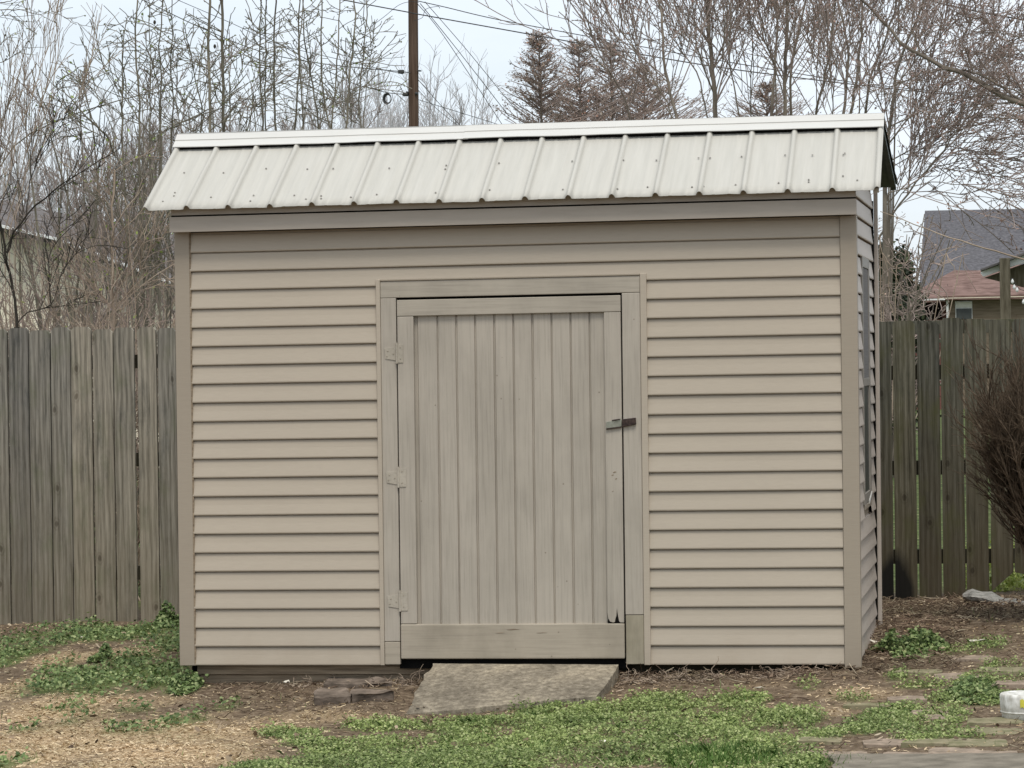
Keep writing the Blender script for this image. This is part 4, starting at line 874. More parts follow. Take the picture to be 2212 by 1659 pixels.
# ================================================================== LEFT TREES AND THICKET
def mk_tree(name, label, P0, R0, lv, Y, mats, buds=None, cat='tree', base_=None, seed=1, t0=.05, extra=None, group='bare trees behind the fence', foot=None, sides=6):
    """P0,R0 main stems; lv list of (m, t0, t1, a0, a1, up, len0, len1, rfac, rend, nseg, wig, trop)"""
    r = np.random.default_rng(seed)
    if base_ is None: base_ = (float(P0[:, 0, 0].mean()), float(P0[:, 0, 1].mean()), 0.)
    root = thing(name, label, cat, base_, group)
    if foot is not None:    # carry the stems down to the ground
        Q = []; QR = []
        fp = np.array(foot, float)
        for P, R in zip(P0, R0):
            s0 = P[0]; mid = fp*.35+s0*.65; mid[2] = fp[2]*.5+s0[2]*.5; Q.append(resample([fp+r.normal(0, .06, 3)*[1, 1, 0], mid, s0], 8)); QR.append(np.linspace(R[0]*1.7, R[0], 8))
        V, F = tubes([(np.array(Q), np.array(QR)), (P0, R0)], sides)
    else: V, F = tubes([(P0, R0)], sides)
    mesh('trunk', V, F, mats[0], root, smooth=True)
    g = []; P, R = P0, R0
    for (m_, ta, tb, a0, a1, up, l0, l1, rf, re, ns, wg, tr) in lv:
        q, d, rr, tt = spawn(r, P, R, m_, ta, tb, a0, a1, up)
        ln_ = (l0+(l1-l0)*r.random(len(q)))*(1-.35*tt)
        P, R = growlevel(r, q, d, ln_, np.maximum(rr*rf, re), np.full(len(q), re), ns, wg, tr); g.append((P, R))
    V, F = tubes(g, 3); mesh('crown', V, F, mats[1], root)
    if buds:
        mat, size, frac, jit = buds; pts = []
        for (P, R) in g[-2:]: pts.append(P[:, 1:].reshape(-1, 3))
        pts = np.concatenate(pts); pts = pts[r.random(len(pts)) < frac]; V, F = leaves(r, pts, size, jit); mesh('buds', V, F, mat, root)
    return root
rg = np.random.default_rng(5)
# tree of upright water sprouts
SP1 = [([(790, 900), (795, 600), (800, 250), (825, 110)], 15, 6), ([(900, 1000), (905, 800), (895, 560), (880, 400), (880, 200), (895, -60)], 17, 11), ([(1045, 880), (1040, 500), (1030, 300), (1062, -60)], 13, 8),
       ([(1110, 900), (1120, 700), (1105, 450), (1120, 150), (1110, -60)], 11, 6), ([(970, 800), (975, 350), (960, -60)], 9, 6)]
SP2 = [([(1360, 950), (1360, 600), (1350, 400), (1360, -60)], 22, 17), ([(1450, 950), (1445, 500), (1438, -60)], 25, 19), ([(1300, 950), (1310, 700), (1240, 400), (1200, 150)], 11, 6), ([(1500, 950), (1600, 780), (1700, 640)], 8, 4),
       ([(1420, 900), (1480, 700), (1640, 560), (1830, 480)], 8, 4), ([(1380, 700), (1150, 800), (980, 900)], 8, 5)]
SP3 = [([(1710, 950), (1690, 600), (1680, 350), (1700, -60)], 14, 9), ([(1722, 950), (1718, 600), (1725, -60)], 11, 8), ([(1800, 950), (1775, 600), (1775, 300), (1790, -60)], 16, 11), ([(1900, 950), (1930, 560), (1935, 200), (1945, -60)], 14, 9),
       ([(1975, 950), (1955, 600), (1940, 300), (1975, -60)], 12, 8), ([(2080, 950), (2050, 700), (2010, 450), (1970, 250), (1960, -60)], 14, 8), ([(2165, 950), (2100, 650), (2080, 450), (2090, -60)], 14, 9), ([(2150, 800), (2190, 300), (2205, -60)], 12, 8),
       ([(2230, 950), (2270, 480), (2300, 200), (2290, -60)], 15, 10), ([(2345, 950), (2325, 600), (2370, 200), (2385, -60)], 12, 8), ([(2380, 500), (2400, 350), (2425, 150)], 7, 3)]
spur = [(18, .1, 1., .9, 1.5, .15, .12, .5, .45, .0035, 4, .16, .05), (2, .2, 1., .5, 1.1, .1, .05, .13, .7, .003, 2, .2, 0)]
for i, (sp_, lb, pxf, yy) in enumerate([(SP1, 'slender bare tree of upright sprouts nearest the left roof end', 960, 8.), (SP2, 'bare tree with the two thickest upright stems above the left of the roof', 1400, 9.), (SP3, 'row of tall thin vertical sprouts between the thick stems and the pole', 1950, 10.)]):
    P, R = stemset(rg, sp_, yy, depth=.5); f_ = at(pxf/3, 700, yy); f_[2] = 0
    mk_tree('sprouting_tree', lb, P, R, spur, yy, (M['bark_g'], M['bark_g']), (M['greybud'], .011, .22, .006), seed=20+i, foot=f_, base_=tuple(f_), group='bare sprouting trees left of the pole')
# long arching side branches crossing the sprouts
ARC = [([(0, 1080), (120, 900), (350, 790), (600, 700), (880, 625), (1200, 560), (1500, 400), (1690, 200)], 10, 4), ([(1120, 900), (1300, 560), (1600, 330), (1900, 120)], 7, 3), ([(2300, 800), (2100, 560), (1800, 420), (1480, 330)], 6, 3),
       ([(1450, 750), (1700, 560), (2000, 500), (2400, 380), (2620, 370)], 6, 3), ([(1250, 850), (1420, 700), (1560, 480), (1700, 300)], 6, 3), ([(1400, 500), (1200, 330), (1000, 170), (800, 130)], 6, 3), ([(1700, 850), (1900, 750), (2100, 720), (2500, 520)], 6, 3),
       ([(1000, 900), (850, 700), (700, 480), (560, 420), (500, 440)], 9, 4), ([(740, 1000), (690, 880), (540, 740), (370, 535)], 18, 6), ([(760, 900), (640, 640), (600, 560), (480, 540)], 8, 4), ([(700, 900), (480, 800), (380, 760)], 7, 4), ([(1440, 700), (1150, 800), (900, 640), (660, 400)], 8, 4)]
P, R = stemset(rg, ARC, 7.2, depth=.4); f_ = at(243, 705, 7.2); f_[2] = 0
mk_tree('arching_tree', 'bare tree with arching budding branches crossing behind the left roof end', P, R, [(9, .1, 1., .5, 1.2, .2, .2, .7, .5, .0035, 5, .15, .05), (3, .2, 1., .5, 1.1, .1, .06, .2, .7, .0028, 2, .2, 0)], 7.2, (M['bark_g'], M['bark_g']), (M['greenbud'], .013, .18, .006), seed=31,
        base_=tuple(f_))
# foreground dark sapling and tan stems right behind the fence (x,y measured in photograph thirds, y down to the fence top)
DK = [([(110, 2120), (90, 1900), (35, 1650), (20, 1520), (-40, 1380)], 22, 15), ([(45, 1640), (60, 1560), (170, 1390), (400, 1190), (530, 1110), (710, 1000)], 17, 5), ([(170, 1390), (195, 1180), (250, 1000), (420, 760)], 9, 3), ([(110, 2100), (160, 2030), (330, 1990), (400, 1760), (530, 1600)], 9, 4), ([(20, 1520), (-60, 1200)], 12, 9), ([(330, 1990), (310, 1700), (400, 1400)], 6, 3)]
P, R = stemset(rg, DK, 4.3, depth=.08); f_ = at(36, 720, 4.3)
rt_ = mk_tree('dark_sapling', 'dark forked sapling rising behind the left end of the fence', P, R, [(9, .2, 1., .4, 1.1, .25, .2, .6, .45, .003, 5, .13, .04), (5, .2, 1., .5, 1., .1, .06, .2, .7, .002, 3, .2, 0)], 4.3, (M['bark_d'], M['bark_d']), (M['greenbud'], .012, .06, .004), seed=41, base_=(f_[0], 4.3, 0))
V, F = tubes([(np.array([resample([(f_[0]+.1, 4.3, -.05), P[0][0]], 5)]), np.array([[.022]*5]))], 6); mesh('trunk', V, F, M['bark_d'], rt_)
TN = [([(735, 2120), (730, 1900), (728, 1400), (740, 1100)], 20, 14), ([(740, 2000), (830, 1900), (960, 1650), (1060, 1350)], 10, 5), ([(735, 2010), (640, 1880), (500, 1760)], 9, 4)]
TN2 = [([(945, 2120), (930, 1780), (915, 1400), (905, 1000)], 15, 12), ([(1045, 2120), (1010, 1700), (960, 1450), (905, 1250)], 13, 8), ([(1080, 2120), (1085, 1850), (1030, 1600), (985, 1200), (960, 1000)], 13, 8), ([(870, 1650), (760, 1350), (740, 1100)], 14, 9), ([(1110, 1800), (1140, 1700)], 8, 4)]
for i, (sp_, lb, c_, mm_) in enumerate([(TN, 'tan forked stem behind the middle of the left fence', 735, 'bark_t'), (TN2, 'cluster of grey stems just left of the shed corner', 1010, 'bark_g')]):
    P, R = stemset(rg, sp_, 5.2+i*.5, depth=.1); f_ = at(c_/3, 705, 5.2+i*.5); f_[2] = -.03
    mk_tree('sapling', lb, P, R, [(16, .1, 1., .4, 1.2, .2, .2, .7, .45, .003, 5, .15, .04), (5, .2, 1., .5, 1., .1, .08, .25, .7, .002, 3, .2, 0)], 5, (M[mm_], M[mm_]), (M['greenbud'], .013, .09, .005), seed=51+i, foot=f_, base_=tuple(f_))
# tall curved whips at the far left
WP = [([(-30, 1500), (130, 830), (250, 500), (345, 180), (395, -60)], 9, 4), ([(30, 1500), (230, 790), (340, 430), (372, 130), (385, -60)], 8, 4), ([(-60, 1300), (60, 900), (150, 560), (200, 350), (225, 120)], 7, 3), ([(60, 1500), (240, 900), (340, 600), (385, 300), (370, 140)], 7, 3),
      ([(-20, 1480), (0, 1100), (10, 560)], 6, 3), ([(100, 1400), (300, 900), (540, 560), (600, 380)], 6, 3), ([(-80, 1000), (0, 870), (60, 620), (60, 400)], 6, 3)]
P, R = stemset(rg, WP, 6.0, depth=.5); f_ = at(10, 720, 6.); f_[2] = 0
mk_tree('whippy_shrub', 'tall tan whips arching up at the far left edge', P, R, [(10, .1, 1., .15, .5, .25, .3, .9, .6, .0025, 6, .07, .04), (4, .2, 1., .2, .8, .1, .1, .3, .7, .002, 3, .12, 0)], 6, (M['bark_t'], M['bark_t']), None, 'shrub', seed=61, foot=f_, base_=tuple(f_), group='leafless shrubs behind the left fence')
BRN = [([(-60, 60), (0, 70), (120, 60), (260, 100), (330, 60), (380, 0)], 7, 3), ([(330, 70), (430, 110), (520, 160), (610, 178)], 5, 3), ([(-60, 130), (60, 90), (130, 140)], 5, 3), ([(-60, 430), (40, 390), (110, 350), (160, 300)], 7, 3), ([(-60, 20), (60, 10), (150, -40)], 6, 4), ([(-60, 330), (20, 270), (70, 230)], 5, 2)]
P, R = stemset(rg, BRN, 3.9, depth=.1)
rt_ = mk_tree('budding_branch_tree', 'few budding twigs of a tree reaching in at the top left corner', P, R, [(8, .1, 1., .4, 1.1, .0, .08, .3, .5, .002, 4, .15, .0)], 4, (M['bark_g'], M['bark_g']), (M['greybud'], .010, .4, .004), seed=71, base_=(-3.4, 3.9, 0))
tb = np.array([resample([(-3.6, 3.9, -.1), (-3.3, 3.9, 2.), tuple(P[0][0]+[-.4, 0, 0]), tuple(P[0][0])], 10)]); V, F = tubes([(tb, np.linspace(.06, .006, 10)[None])], 6); mesh('trunk', V, F, M['bark_g'], rt_)
for k in (2, 3, 4, 5):
    tb = np.array([resample([(-3.3, 3.9, 2.2), tuple(P[k][0])], 6)]); V, F = tubes([(tb, np.linspace(.02, .005, 6)[None])], 5); mesh('branch', V, F, M['bark_g'], rt_)
# dense thicket shrubs behind the left fence
TL = ['at the far left edge', 'second from the left edge', 'below the pale house gutter', 'in front of the cream wall', 'nearest the shed', 'filling the gap beside the sapling stems', 'half hidden at the back left', 'half hidden at the back middle', 'half hidden at the back right']
for i, px in enumerate((-10, 55, 120, 190, 262, 335, 20, 150, 300)):
    r = np.random.default_rng(90+i); Y = (4.6 if i < 6 else 6.5)+r.uniform(0, .8); b_ = at(px, 720, Y); b_[2] = -.02; n = 25
    root = thing('leafless_shrub', 'tangled brown leafless shrub behind the left fence, '+TL[i], 'shrub', b_, 'leafless shrubs behind the left fence')
    P = b_[None]+r.normal(0, .16, (n, 3))*[1, 1, 0]; D = np.stack([r.normal(.10, .38, n), r.normal(0, .3, n), np.ones(n)], -1)
    if i < 3: n = 40; P = b_[None]+r.normal(0, .2, (n, 3))*[1, 1, 0]; D = np.stack([r.normal(.10, .38, n), r.normal(0, .3, n), np.ones(n)], -1)
    H = 1.4+1.0*r.random(n)**(1.6 if i < 3 else 1)+(.35 if i in (3, 4, 5) else 0)
    p1, r1 = growlevel(r, P, D, H, np.full(n, .0075), np.full(n, .003), 9, .09, .0)
    q, d, rr, tt = spawn(r, p1, r1, 5, .35, 1., .3, 1., .1); p2, r2 = growlevel(r, q, d, .2+.55*r.random(len(q)), rr*.7, rr*0+.003, 5, .13, .0)
    q, d, rr, tt = spawn(r, p2, r2, 2, .2, 1., .4, 1.1, .0); p3, r3 = growlevel(r, q, d, .08+.22*r.random(len(q)), rr*.8, rr*0+.0022, 3, .2, .0)
    V, F = tubes([(p1, r1)], 4); mesh('trunk', V, F, M['bark_t'], root)
    V, F = tubes([(p2, r2), (p3, r3)], 3); mesh('crown', V, F, M['bark_tw'] if i % 2 else M['bark_t'], root)
    gp = p2[:, 1:].reshape(-1, 3); gp = gp[(gp[:, 2] < 2.2) & (r.random(len(gp)) < .02)]; V, F = leaves(r, gp, .014, .01); mesh('buds', V, F, M['greenbud'], root)
# twiggy trees behind the sprouts
for i, (px, py, Y, w_, lb) in enumerate([(300, 130, 20, 1., 'grey twiggy tree far behind the upright sprouts'), (420, 170, 22, .9, 'grey twiggy tree above the left roof end'), (120, 330, 18, .8, 'low grey twiggy tree at the far left'), (560, 170, 26, .8, 'faint grey twiggy tree behind the row of sprouts'), (215, 260, 17, .8, 'grey twiggy tree behind the arching branches')]):
    r = np.random.default_rng(130+i); b_ = at(px, 700, Y); b_[2] = 0; top = at(px, py, Y)[2]; n = 11
    P = b_[None]+r.normal(0, .15, (n, 3))*[1, 1, 0]; D = np.stack([r.normal(0, .16, n), r.normal(0, .14, n), np.ones(n)], -1)
    p1, r1 = growlevel(r, P, D, top*(.75+.3*r.random(n)), np.full(n, .03), np.full(n, .006), 10, .05, .03)
    mk_tree('bare_tree', lb, p1, r1, [(8, .3, 1., .4, .9, .3, .5, 1.1, .5, .006, 6, .09, .04), (4, .15, 1., .4, .9, .2, .2, .5, .6, .0045, 4, .15, .02), (3, .2, 1., .4, 1., .1, .1, .25, .8, .004, 2, .15, 0)], Y, (M['bark_g'], M['twig_c']), (M['greybud'], .013, .08, .01), seed=140+i, base_=tuple(b_))

# ================================================================== MIDDLE: distant woods, cone-shaped trees
r = np.random.default_rng(200); n = 420; Y = 105; xs = r.uniform(-40, 1130, n); P = np.array([at(x, 760, Y+r.uniform(-12, 25)) for x in xs]); P[:, 2] = 0
D = np.stack([r.normal(0, .08, n), r.normal(0, .08, n), np.ones(n)], -1); H = 9.2+3.4*r.random(n)**1.8+1.2*(fbm(xs/90, xs*0, 4, 3)-.5)*4
p1, r1 = growlevel(r, P, D, H, np.full(n, .07), np.full(n, .015), 8, .03, .02)
q, d, rr, tt = spawn(r, p1, r1, 16, .35, 1., .35, .8, .3); p2, r2 = growlevel(r, q, d, .6+1.1*r.random(len(q)), rr*0+.016, rr*0+.009, 4, .12, .04)
q, d, rr, tt = spawn(r, p2, r2, 5, .2, 1., .4, .9, .2); p3, r3 = growlevel(r, q, d, .3+.5*r.random(len(q)), rr*0+.010, rr*0+.007, 2, .12, .02)
V, F = tubes([(p1, r1), (p2, r2), (p3, r3)], 3); meta(mesh('distant_woods', V, F, M['bark_haze']), 'pale far-off bare woods low behind the roof and pole', 'woods', kind='stuff')
for i, (ax, ay, hw, lb) in enumerate([(1164, 72, 72, 'leftmost pointed tree with rusty twig tufts above the middle of the roof'), (1249, 88, 74, 'second pointed rusty tree from the left above the roof'), (1318, 92, 84, 'broad pointed rusty tree, third from the left above the roof'), (1390, 138, 86, 'lower pointed reddish tree, rightmost of the pointed ones'), (1655, 178, 62, 'small far reddish pointed tree between the right maple trunks')]):
    r = np.random.default_rng(210+i); Y = 55+i*2; mm = (Y-CAM[1])/FPX; b_ = at(ax+12, 700, Y); b_[2] = 0; top = at(ax, ay, Y); Hh = top[2]
    root = thing('pointed_tree', lb, 'tree', b_, 'pointed rusty trees above the roof')
    tr = resample([b_, (b_*.5+top*.5)+[.05, 0, 0], top], 14)[None]; tR = np.linspace(.11, .012, 14)[None]
    V, F = tubes([(tr, tR)], 6); mesh('trunk', V, F, M['bark_m'], root)
    q, d, rr, tt = spawn(r, tr, tR, 380, .38, .99, 1.0, 1.35, .0)
    hwid = hw*mm/ ((265-ay)/1.)  # metres of half width per photograph pixel of drop
    drop = (Hh-q[:, 2])/mm; ln_ = np.clip(hwid*drop*1.55, .12, 3.0)*(.75+.45*r.random(len(q)))
    p1, r1 = growlevel(r, q, d, ln_, np.full(len(q), .018), np.full(len(q), .007), 6, .07, .02)
    q, d, rr, tt = spawn(r, p1, r1, 7, .2, 1., .3, .9, .05); p2, r2 = growlevel(r, q, d, .10+.22*r.random(len(q)), rr*.5, rr*0+.004, 3, .15, .03)
    V, F = tubes([(p1, r1), (p2, r2)], 3); mesh('crown', V, F, M['twig_m'], root)
    pts = np.concatenate([p2[:, 1:].reshape(-1, 3), p2[:, 1:].reshape(-1, 3)]); pts = pts[r.random(len(pts)) < .30*np.clip(fbm(pts[:, 0]*2.+i*9, pts[:, 2]*2., 9, 3)*2.4-.6, .1, 1)]
    V, F = leaves(r, pts, .028, .035); mesh('foliage', V, F, M['tuft'], root)

# ================================================================== RIGHT: budding maples
rg = np.random.default_rng(8)
def Z3(l): return [([(x+4424-0, y) for x, y in pl], a_, b_) for pl, a_, b_ in l]     # third crop starts at 1474.7
def Z2(l): return [([(x+2212, y) for x, y in pl], a_, b_) for pl, a_, b_ in l]
T1 = Z2([([(2200, 860), (2170, 760), (2130, 600), (2090, 420), (2080, 200), (2060, -60)], 24, 16), ([(1900, 860), (1830, 620), (1750, 480), (1640, 380), (1500, 250), (1440, 100)], 13, 5), ([(2150, 800), (2110, 650), (1950, 400), (1800, 180), (1650, 20)], 10, 5), ([(2160, 780), (2000, 560), (1900, 330), (1830, 100), (1850, -60)], 9, 5)])
T2 = Z3([([(240, 900), (215, 760), (195, 500), (170, 200), (150, -60)], 36, 27), ([(180, 820), (160, 750), (110, 500), (10, 350), (-100, 200), (-150, -60)], 12, 7), ([(380, 900), (365, 740), (330, 560), (300, 400), (310, -60)], 12, 7), ([(200, 600), (90, 300), (60, -60)], 12, 7), ([(215, 600), (260, 380), (270, 150), (300, -60)], 8, 4)])
T3 = Z3([([(570, 900), (575, 745), (590, 500), (610, 250), (612, -60)], 21, 16), ([(665, 900), (665, 740), (660, 450), (680, 200), (672, -60)], 27, 20), ([(705, 900), (702, 740), (700, 450), (740, 250), (810, -60)], 20, 13), ([(600, 420), (520, 250), (480, -60)], 8, 4), ([(450, 900), (440, 560), (460, 300), (420, -60)], 9, 5)])
T4 = Z3([([(850, 900), (860, 735), (900, 600), (940, 400), (975, 150), (1000, -60)], 18, 12), ([(1040, 900), (1045, 730), (1060, 550), (1070, 350), (1030, 100), (1000, -60)], 23, 13), ([(1080, 900), (1090, 730), (1130, 500), (1160, 250), (1165, -60)], 21, 15), ([(1180, 900), (1185, 725), (1210, 500), (1300, 300), (1420, -60)], 19, 11), ([(960, 900), (980, 600), (1000, 400)], 10, 5), ([(1150, 400), (1080, 200), (1120, -60)], 9, 5)])
T5 = Z3([([(1310, 1000), (1340, 850), (1370, 600), (1400, 400), (1450, 270), (1530, 100), (1570, -60)], 27, 12), ([(1320, 950), (1500, 720), (1640, 590), (1800, 490), (2000, 360), (2250, 200)], 12, 5), ([(1340, 820), (1500, 740), (1700, 650), (1950, 620), (2250, 640)], 10, 4), ([(1380, 560), (1500, 400), (1650, 260), (1800, 60)], 10, 5), ([(1350, 1040), (1600, 900), (1750, 850), (2000, 790), (2300, 700)], 9, 4),
         ([(1260, 1560), (1400, 1330), (1500, 1200), (1700, 960), (1880, 720), (1930, 580)], 15, 6), ([(1300, 1500), (1420, 1250), (1640, 1080), (1900, 1020), (2250, 1040)], 8, 4), ([(1360, 1080), (1560, 960), (1800, 930), (2100, 900)], 7, 4), ([(1380, 420), (1600, 330), (1900, 330), (2200, 300)], 6, 3),
         ([(1300, 1350), (1480, 1150), (1560, 1000), (1650, 700), (1700, 500)], 9, 4), ([(1330, 1250), (1650, 1170), (2000, 1230), (2250, 1180)], 7, 3)])
mp1 = [(11, .12, 1., .4, .95, .2, 1.0, 2.8, .42, .007, 7, .055, .03), (6, .12, 1., .35, .9, .12, .4, 1.1, .6, .0055, 5, .08, .03), (2, .2, 1., .4, .9, .1, .15, .4, .8, .0048, 3, .14, .02)]
mp2 = [(12, .08, 1., .35, .95, .08, .8, 2.4, .42, .007, 7, .06, .02), (7, .12, 1., .35, .9, .08, .4, 1.0, .6, .0055, 5, .08, .02), (2, .2, 1., .4, .9, .05, .15, .4, .8, .0048, 3, .14, .02)]
for i, (sp_, lb, fx_, yy, lv_) in enumerate([(T1, 'budding maple leaning left over the pointed trees', 4300, 27, mp1), (T2, 'budding maple with the thickest single trunk above the right of the roof', 4650, 29, mp1), (T3, 'budding maple with a close pair of trunks above the right of the roof', 5080, 31, mp1),
                                             (T4, 'budding maple with four spreading stems near the right roof end', 5480, 28, mp1), (T5, 'budding maple fanning low branches to the right of the roof end', 5700, 26, mp2)]):
    P, R = stemset(rg, sp_, yy, depth=.8); f_ = at(fx_/3, 700, yy); f_[2] = 0
    mk_tree('budding_maple', lb, P, R, lv_, yy, (M['bark_m'], M['twig_m']), (M['redbud'], .019, .28, .03), seed=230+i, foot=f_, base_=tuple(f_), group='budding maples above the right of the roof')
# the big limb entering from the right edge
LB = Z3([([(2700, 760), (2400, 730), (2212, 675), (2100, 640), (1960, 560), (1850, 480), (1700, 440), (1520, 340), (1440, 310), (1350, 200), (1250, 90), (1130, -30)], 52, 13), ([(2212, 660), (2060, 560), (1960, 500), (1860, 460), (1760, 450)], 16, 12), ([(1720, 450), (1560, 460), (1440, 530), (1300, 580), (1180, 600)], 12, 4),
         ([(1880, 480), (1840, 330), (1800, 260), (1850, 180), (1900, 60)], 10, 4), ([(1540, 340), (1480, 200), (1500, 60), (1480, -60)], 10, 5), ([(2500, 700), (2250, 620), (2100, 570), (2040, 550)], 14, 7), ([(2400, 900), (2220, 900), (2180, 1000), (2150, 1100)], 9, 4), ([(2350, 300), (2150, 230), (1950, 200), (1800, 120)], 8, 4), ([(2350, 420), (2200, 350), (2050, 200), (2000, 50)], 8, 4)])
P, R = stemset(rg, LB, 17, n=18, depth=.1)
f_ = at(2420, 700, 17); f_[2] = 0
rt_ = mk_tree('reaching_tree', 'tree outside the frame whose thick budding limb reaches in from the right edge', P, R, [(10, .1, 1., .4, 1.1, .12, .3, .9, .4, .0045, 6, .12, .02), (5, .12, 1., .35, .9, .1, .12, .4, .6, .0035, 4, .14, .01), (4, .2, 1., .4, .9, .05, .05, .16, .8, .003, 2, .14, .01)], 17, (M['bark_m'], M['twig_m']), (M['redbud'], .011, .30, .010), seed=250, base_=tuple(f_), group='bare trees behind the fence', sides=8)
tb = np.array([resample([f_, f_*.5+P[0][0]*.5+[.1, 0, 0], P[0][0], P[0][0]+[0, 0, 2.5]], 14)]); V, F = tubes([(tb, np.linspace(.17, .07, 14)[None])], 8); mesh('trunk', V, F, M['bark_m'], rt_, smooth=True)
for k in (5, 6, 7, 8):
    tb = np.array([resample([f_+[0, 0, P[0][0][2]+(.3 if k > 6 else -.3)], P[k][0]], 6)]); V, F = tubes([(tb, np.linspace(.04, R[k][0], 6)[None])], 5); mesh('branch', V, F, M['bark_m'], rt_)
# brushy hedge and evergreen right of the shed
for i, (px, top, Y, w_, lb) in enumerate([(1916, 440, 24, .26, 'brown viny brush just right of the shed corner'), (1905, 400, 23, .3, 'brown brush hugging the right roof end')]):
    r = np.random.default_rng(260+i); b_ = at(px, 700, Y); b_[2] = 0; n = 12; tz = at(px, top, Y)[2]
    P = b_[None]+r.normal(0, w_*.5, (n, 3))*[.6, 1, 0]; D = np.stack([r.normal(0, .12, n), r.normal(0, .12, n), np.ones(n)], -1)
    p1, r1 = growlevel(r, P, D, tz*(.6+.45*r.random(n)), np.full(n, .016), np.full(n, .006), 9, .10, .03)
    mk_tree('viny_brush', lb, p1, r1, [(8, .2, 1., .5, 1.3, .0, .3, .7, .5, .006, 5, .22, -.03), (4, .1, 1., .5, 1.3, 0, .12, .4, .7, .005, 3, .25, -.02)], Y, (M['bark_m'], M['twig_m']), (M['tuft'], .02, .15, .03), 'shrub', seed=270+i, base_=tuple(b_), group='viny brush right of the shed')
def evergreen(px, py, Y, w, h, n, seed, lb, conical=False):
    r = np.random.default_rng(seed); b_ = at(px, 700, Y); b_[2] = 0; tz = at(px, py, Y)[2]
    root = thing('evergreen_shrub', lb, 'shrub', b_, 'evergreens right of the shed')
    V, F = tubes([(resample([b_, (b_[0], b_[1], tz)], 6)[None], np.linspace(.06, .02, 6)[None])], 6); mesh('trunk', V, F, M['bark_d'], root)
    cen = b_[None, :2]+r.normal(0, w*.45, (60, 2)); cz = r.uniform(.2, 1., 60)*tz
    k = r.integers(0, 60, n); f = 1-(cz[k]/tz)*(.8 if conical else .3)
    P = np.stack([b_[0]+(cen[k, 0]-b_[0])*f+r.normal(0, w*.16, n)*f, b_[1]+(cen[k, 1]-b_[1])*f+r.normal(0, w*.16, n), cz[k]+r.normal(0, .16, n)], -1)
    V, F = leaves(r, P, .045, 0); mesh('foliage', V, F, M['evergreen'], root)
evergreen(1938, 575, 40, .50, 3, 16000, 280, 'dark green evergreen between the brush and the brick house')
evergreen(1915, 545, 44, .6, 4, 16000, 281, 'tall dark evergreen right beside the shed wall')
evergreen(1925, 640, 36, .7, 2, 9000, 282, 'low olive shrub just above the right fence')
# pale fallen branch slanting across the grey roof, and hanging pale twigs
P, R = stemset(rg, [([(4424+1280, 1370), (4424+1460, 1440), (4424+1800, 1560), (4424+2260, 1700)], 5, 12), ([(4424+1470, 1445), (4424+1430, 1475)], 5, 3)], 14, depth=.0)
f2 = at(2240, 900, 14.); root = thing('slanting_pale_branch', 'long pale bare pole-like branch slanting down across the grey roof at the right', 'branch', P[0][-1]); V, F = tubes([(P, R)], 6); mesh('stem', V, F, M['bark_t'], root)
tb = np.array([resample([P[0][-1], P[0][-1]+[.9, 0, -.45], (P[0][-1][0]+1.6, 14, 0)], 8)]); V, F = tubes([(tb, np.full((1, 8), .012))], 6); mesh('stem', V, F, M['bark_t'], root)
r = np.random.default_rng(290)
VN = [([(5700, 1520), (5720, 1640), (5765, 1800), (5760, 1950), (5790, 2050)], 6, 4), ([(5650, 1640), (5850, 1760), (5960, 1860)], 5, 3), ([(5720, 1640), (5850, 1880), (5900, 1900)], 5, 3), ([(5810, 1720), (6060, 1640), (6160, 1600)], 5, 3), ([(6130, 1640), (6190, 1750), (6210, 1850)], 6, 3), ([(6240, 1640), (6250, 1740), (6290, 1830)], 5, 3)]
P, R = stemset(rg, VN, 20, depth=.2); f_ = at(1905, 700, 20); f_[2] = 0
mk_tree('pale_vine_sapling', 'sapling with pale drooping twigs in front of the grey roof', P, R, [(2, .1, 1., .5, 1.2, -.1, .1, .35, .6, .003, 4, .2, -.02)], 20, (M['bark_t'], M['bark_tw']), None, seed=291, foot=f_, base_=tuple(f_), group='bare trees behind the fence')

# ================================================================== POLE AND WIRES
PY = 46.; pt = at(892, -60, PY); pb = at(893, 700, PY); pw = 22*(PY-CAM[1])/FPX/2
pole = thing('utility_pole', 'dark brown wooden utility pole rising behind the roof', 'utility pole', (pb[0], PY, 0))
prof = [(pw*1.12, 0), (pw*1.05, 3.), (pw*.96, pt[2]+1.4), (pw*.9, pt[2]+1.45)]
V = []; n = 20; topx = pt[0]-(pb[0]-pt[0])*.15
for (r_, z) in prof:
    cx = pb[0]+(pt[0]-pb[0])*(z/pt[2])
    for i in range(n): V.append((cx+r_*math.cos(i/n*6.2832), PY+r_*math.sin(i/n*6.2832), z))
F = [(j*n+i, j*n+(i+1) % n, (j+1)*n+(i+1) % n, (j+1)*n+i) for j in range(3) for i in range(n)]+[tuple(range(79, 59, -1))]
mesh('pole_shaft', V, F, M['pole'], pole, smooth=True)
def knob(px, py, w, h, name):
    p = at(px, py, PY-pw*.6); s_ = (PY-CAM[1])/FPX; q = MB(); q.box(p[0]-w*s_/2, p[0]+w*s_/2, p[1]-.06, p[1]+.06, p[2]-h*s_/2, p[2]+h*s_/2); q.ob(name, M['wire'], pole, .02)
knob(876, 204, 12, 8, 'bracket'); knob(900, 202, 6, 6, 'bracket'); knob(906, 153, 8, 2.5, 'bolt'); knob(880, 202, 4, 10, 'bracket')
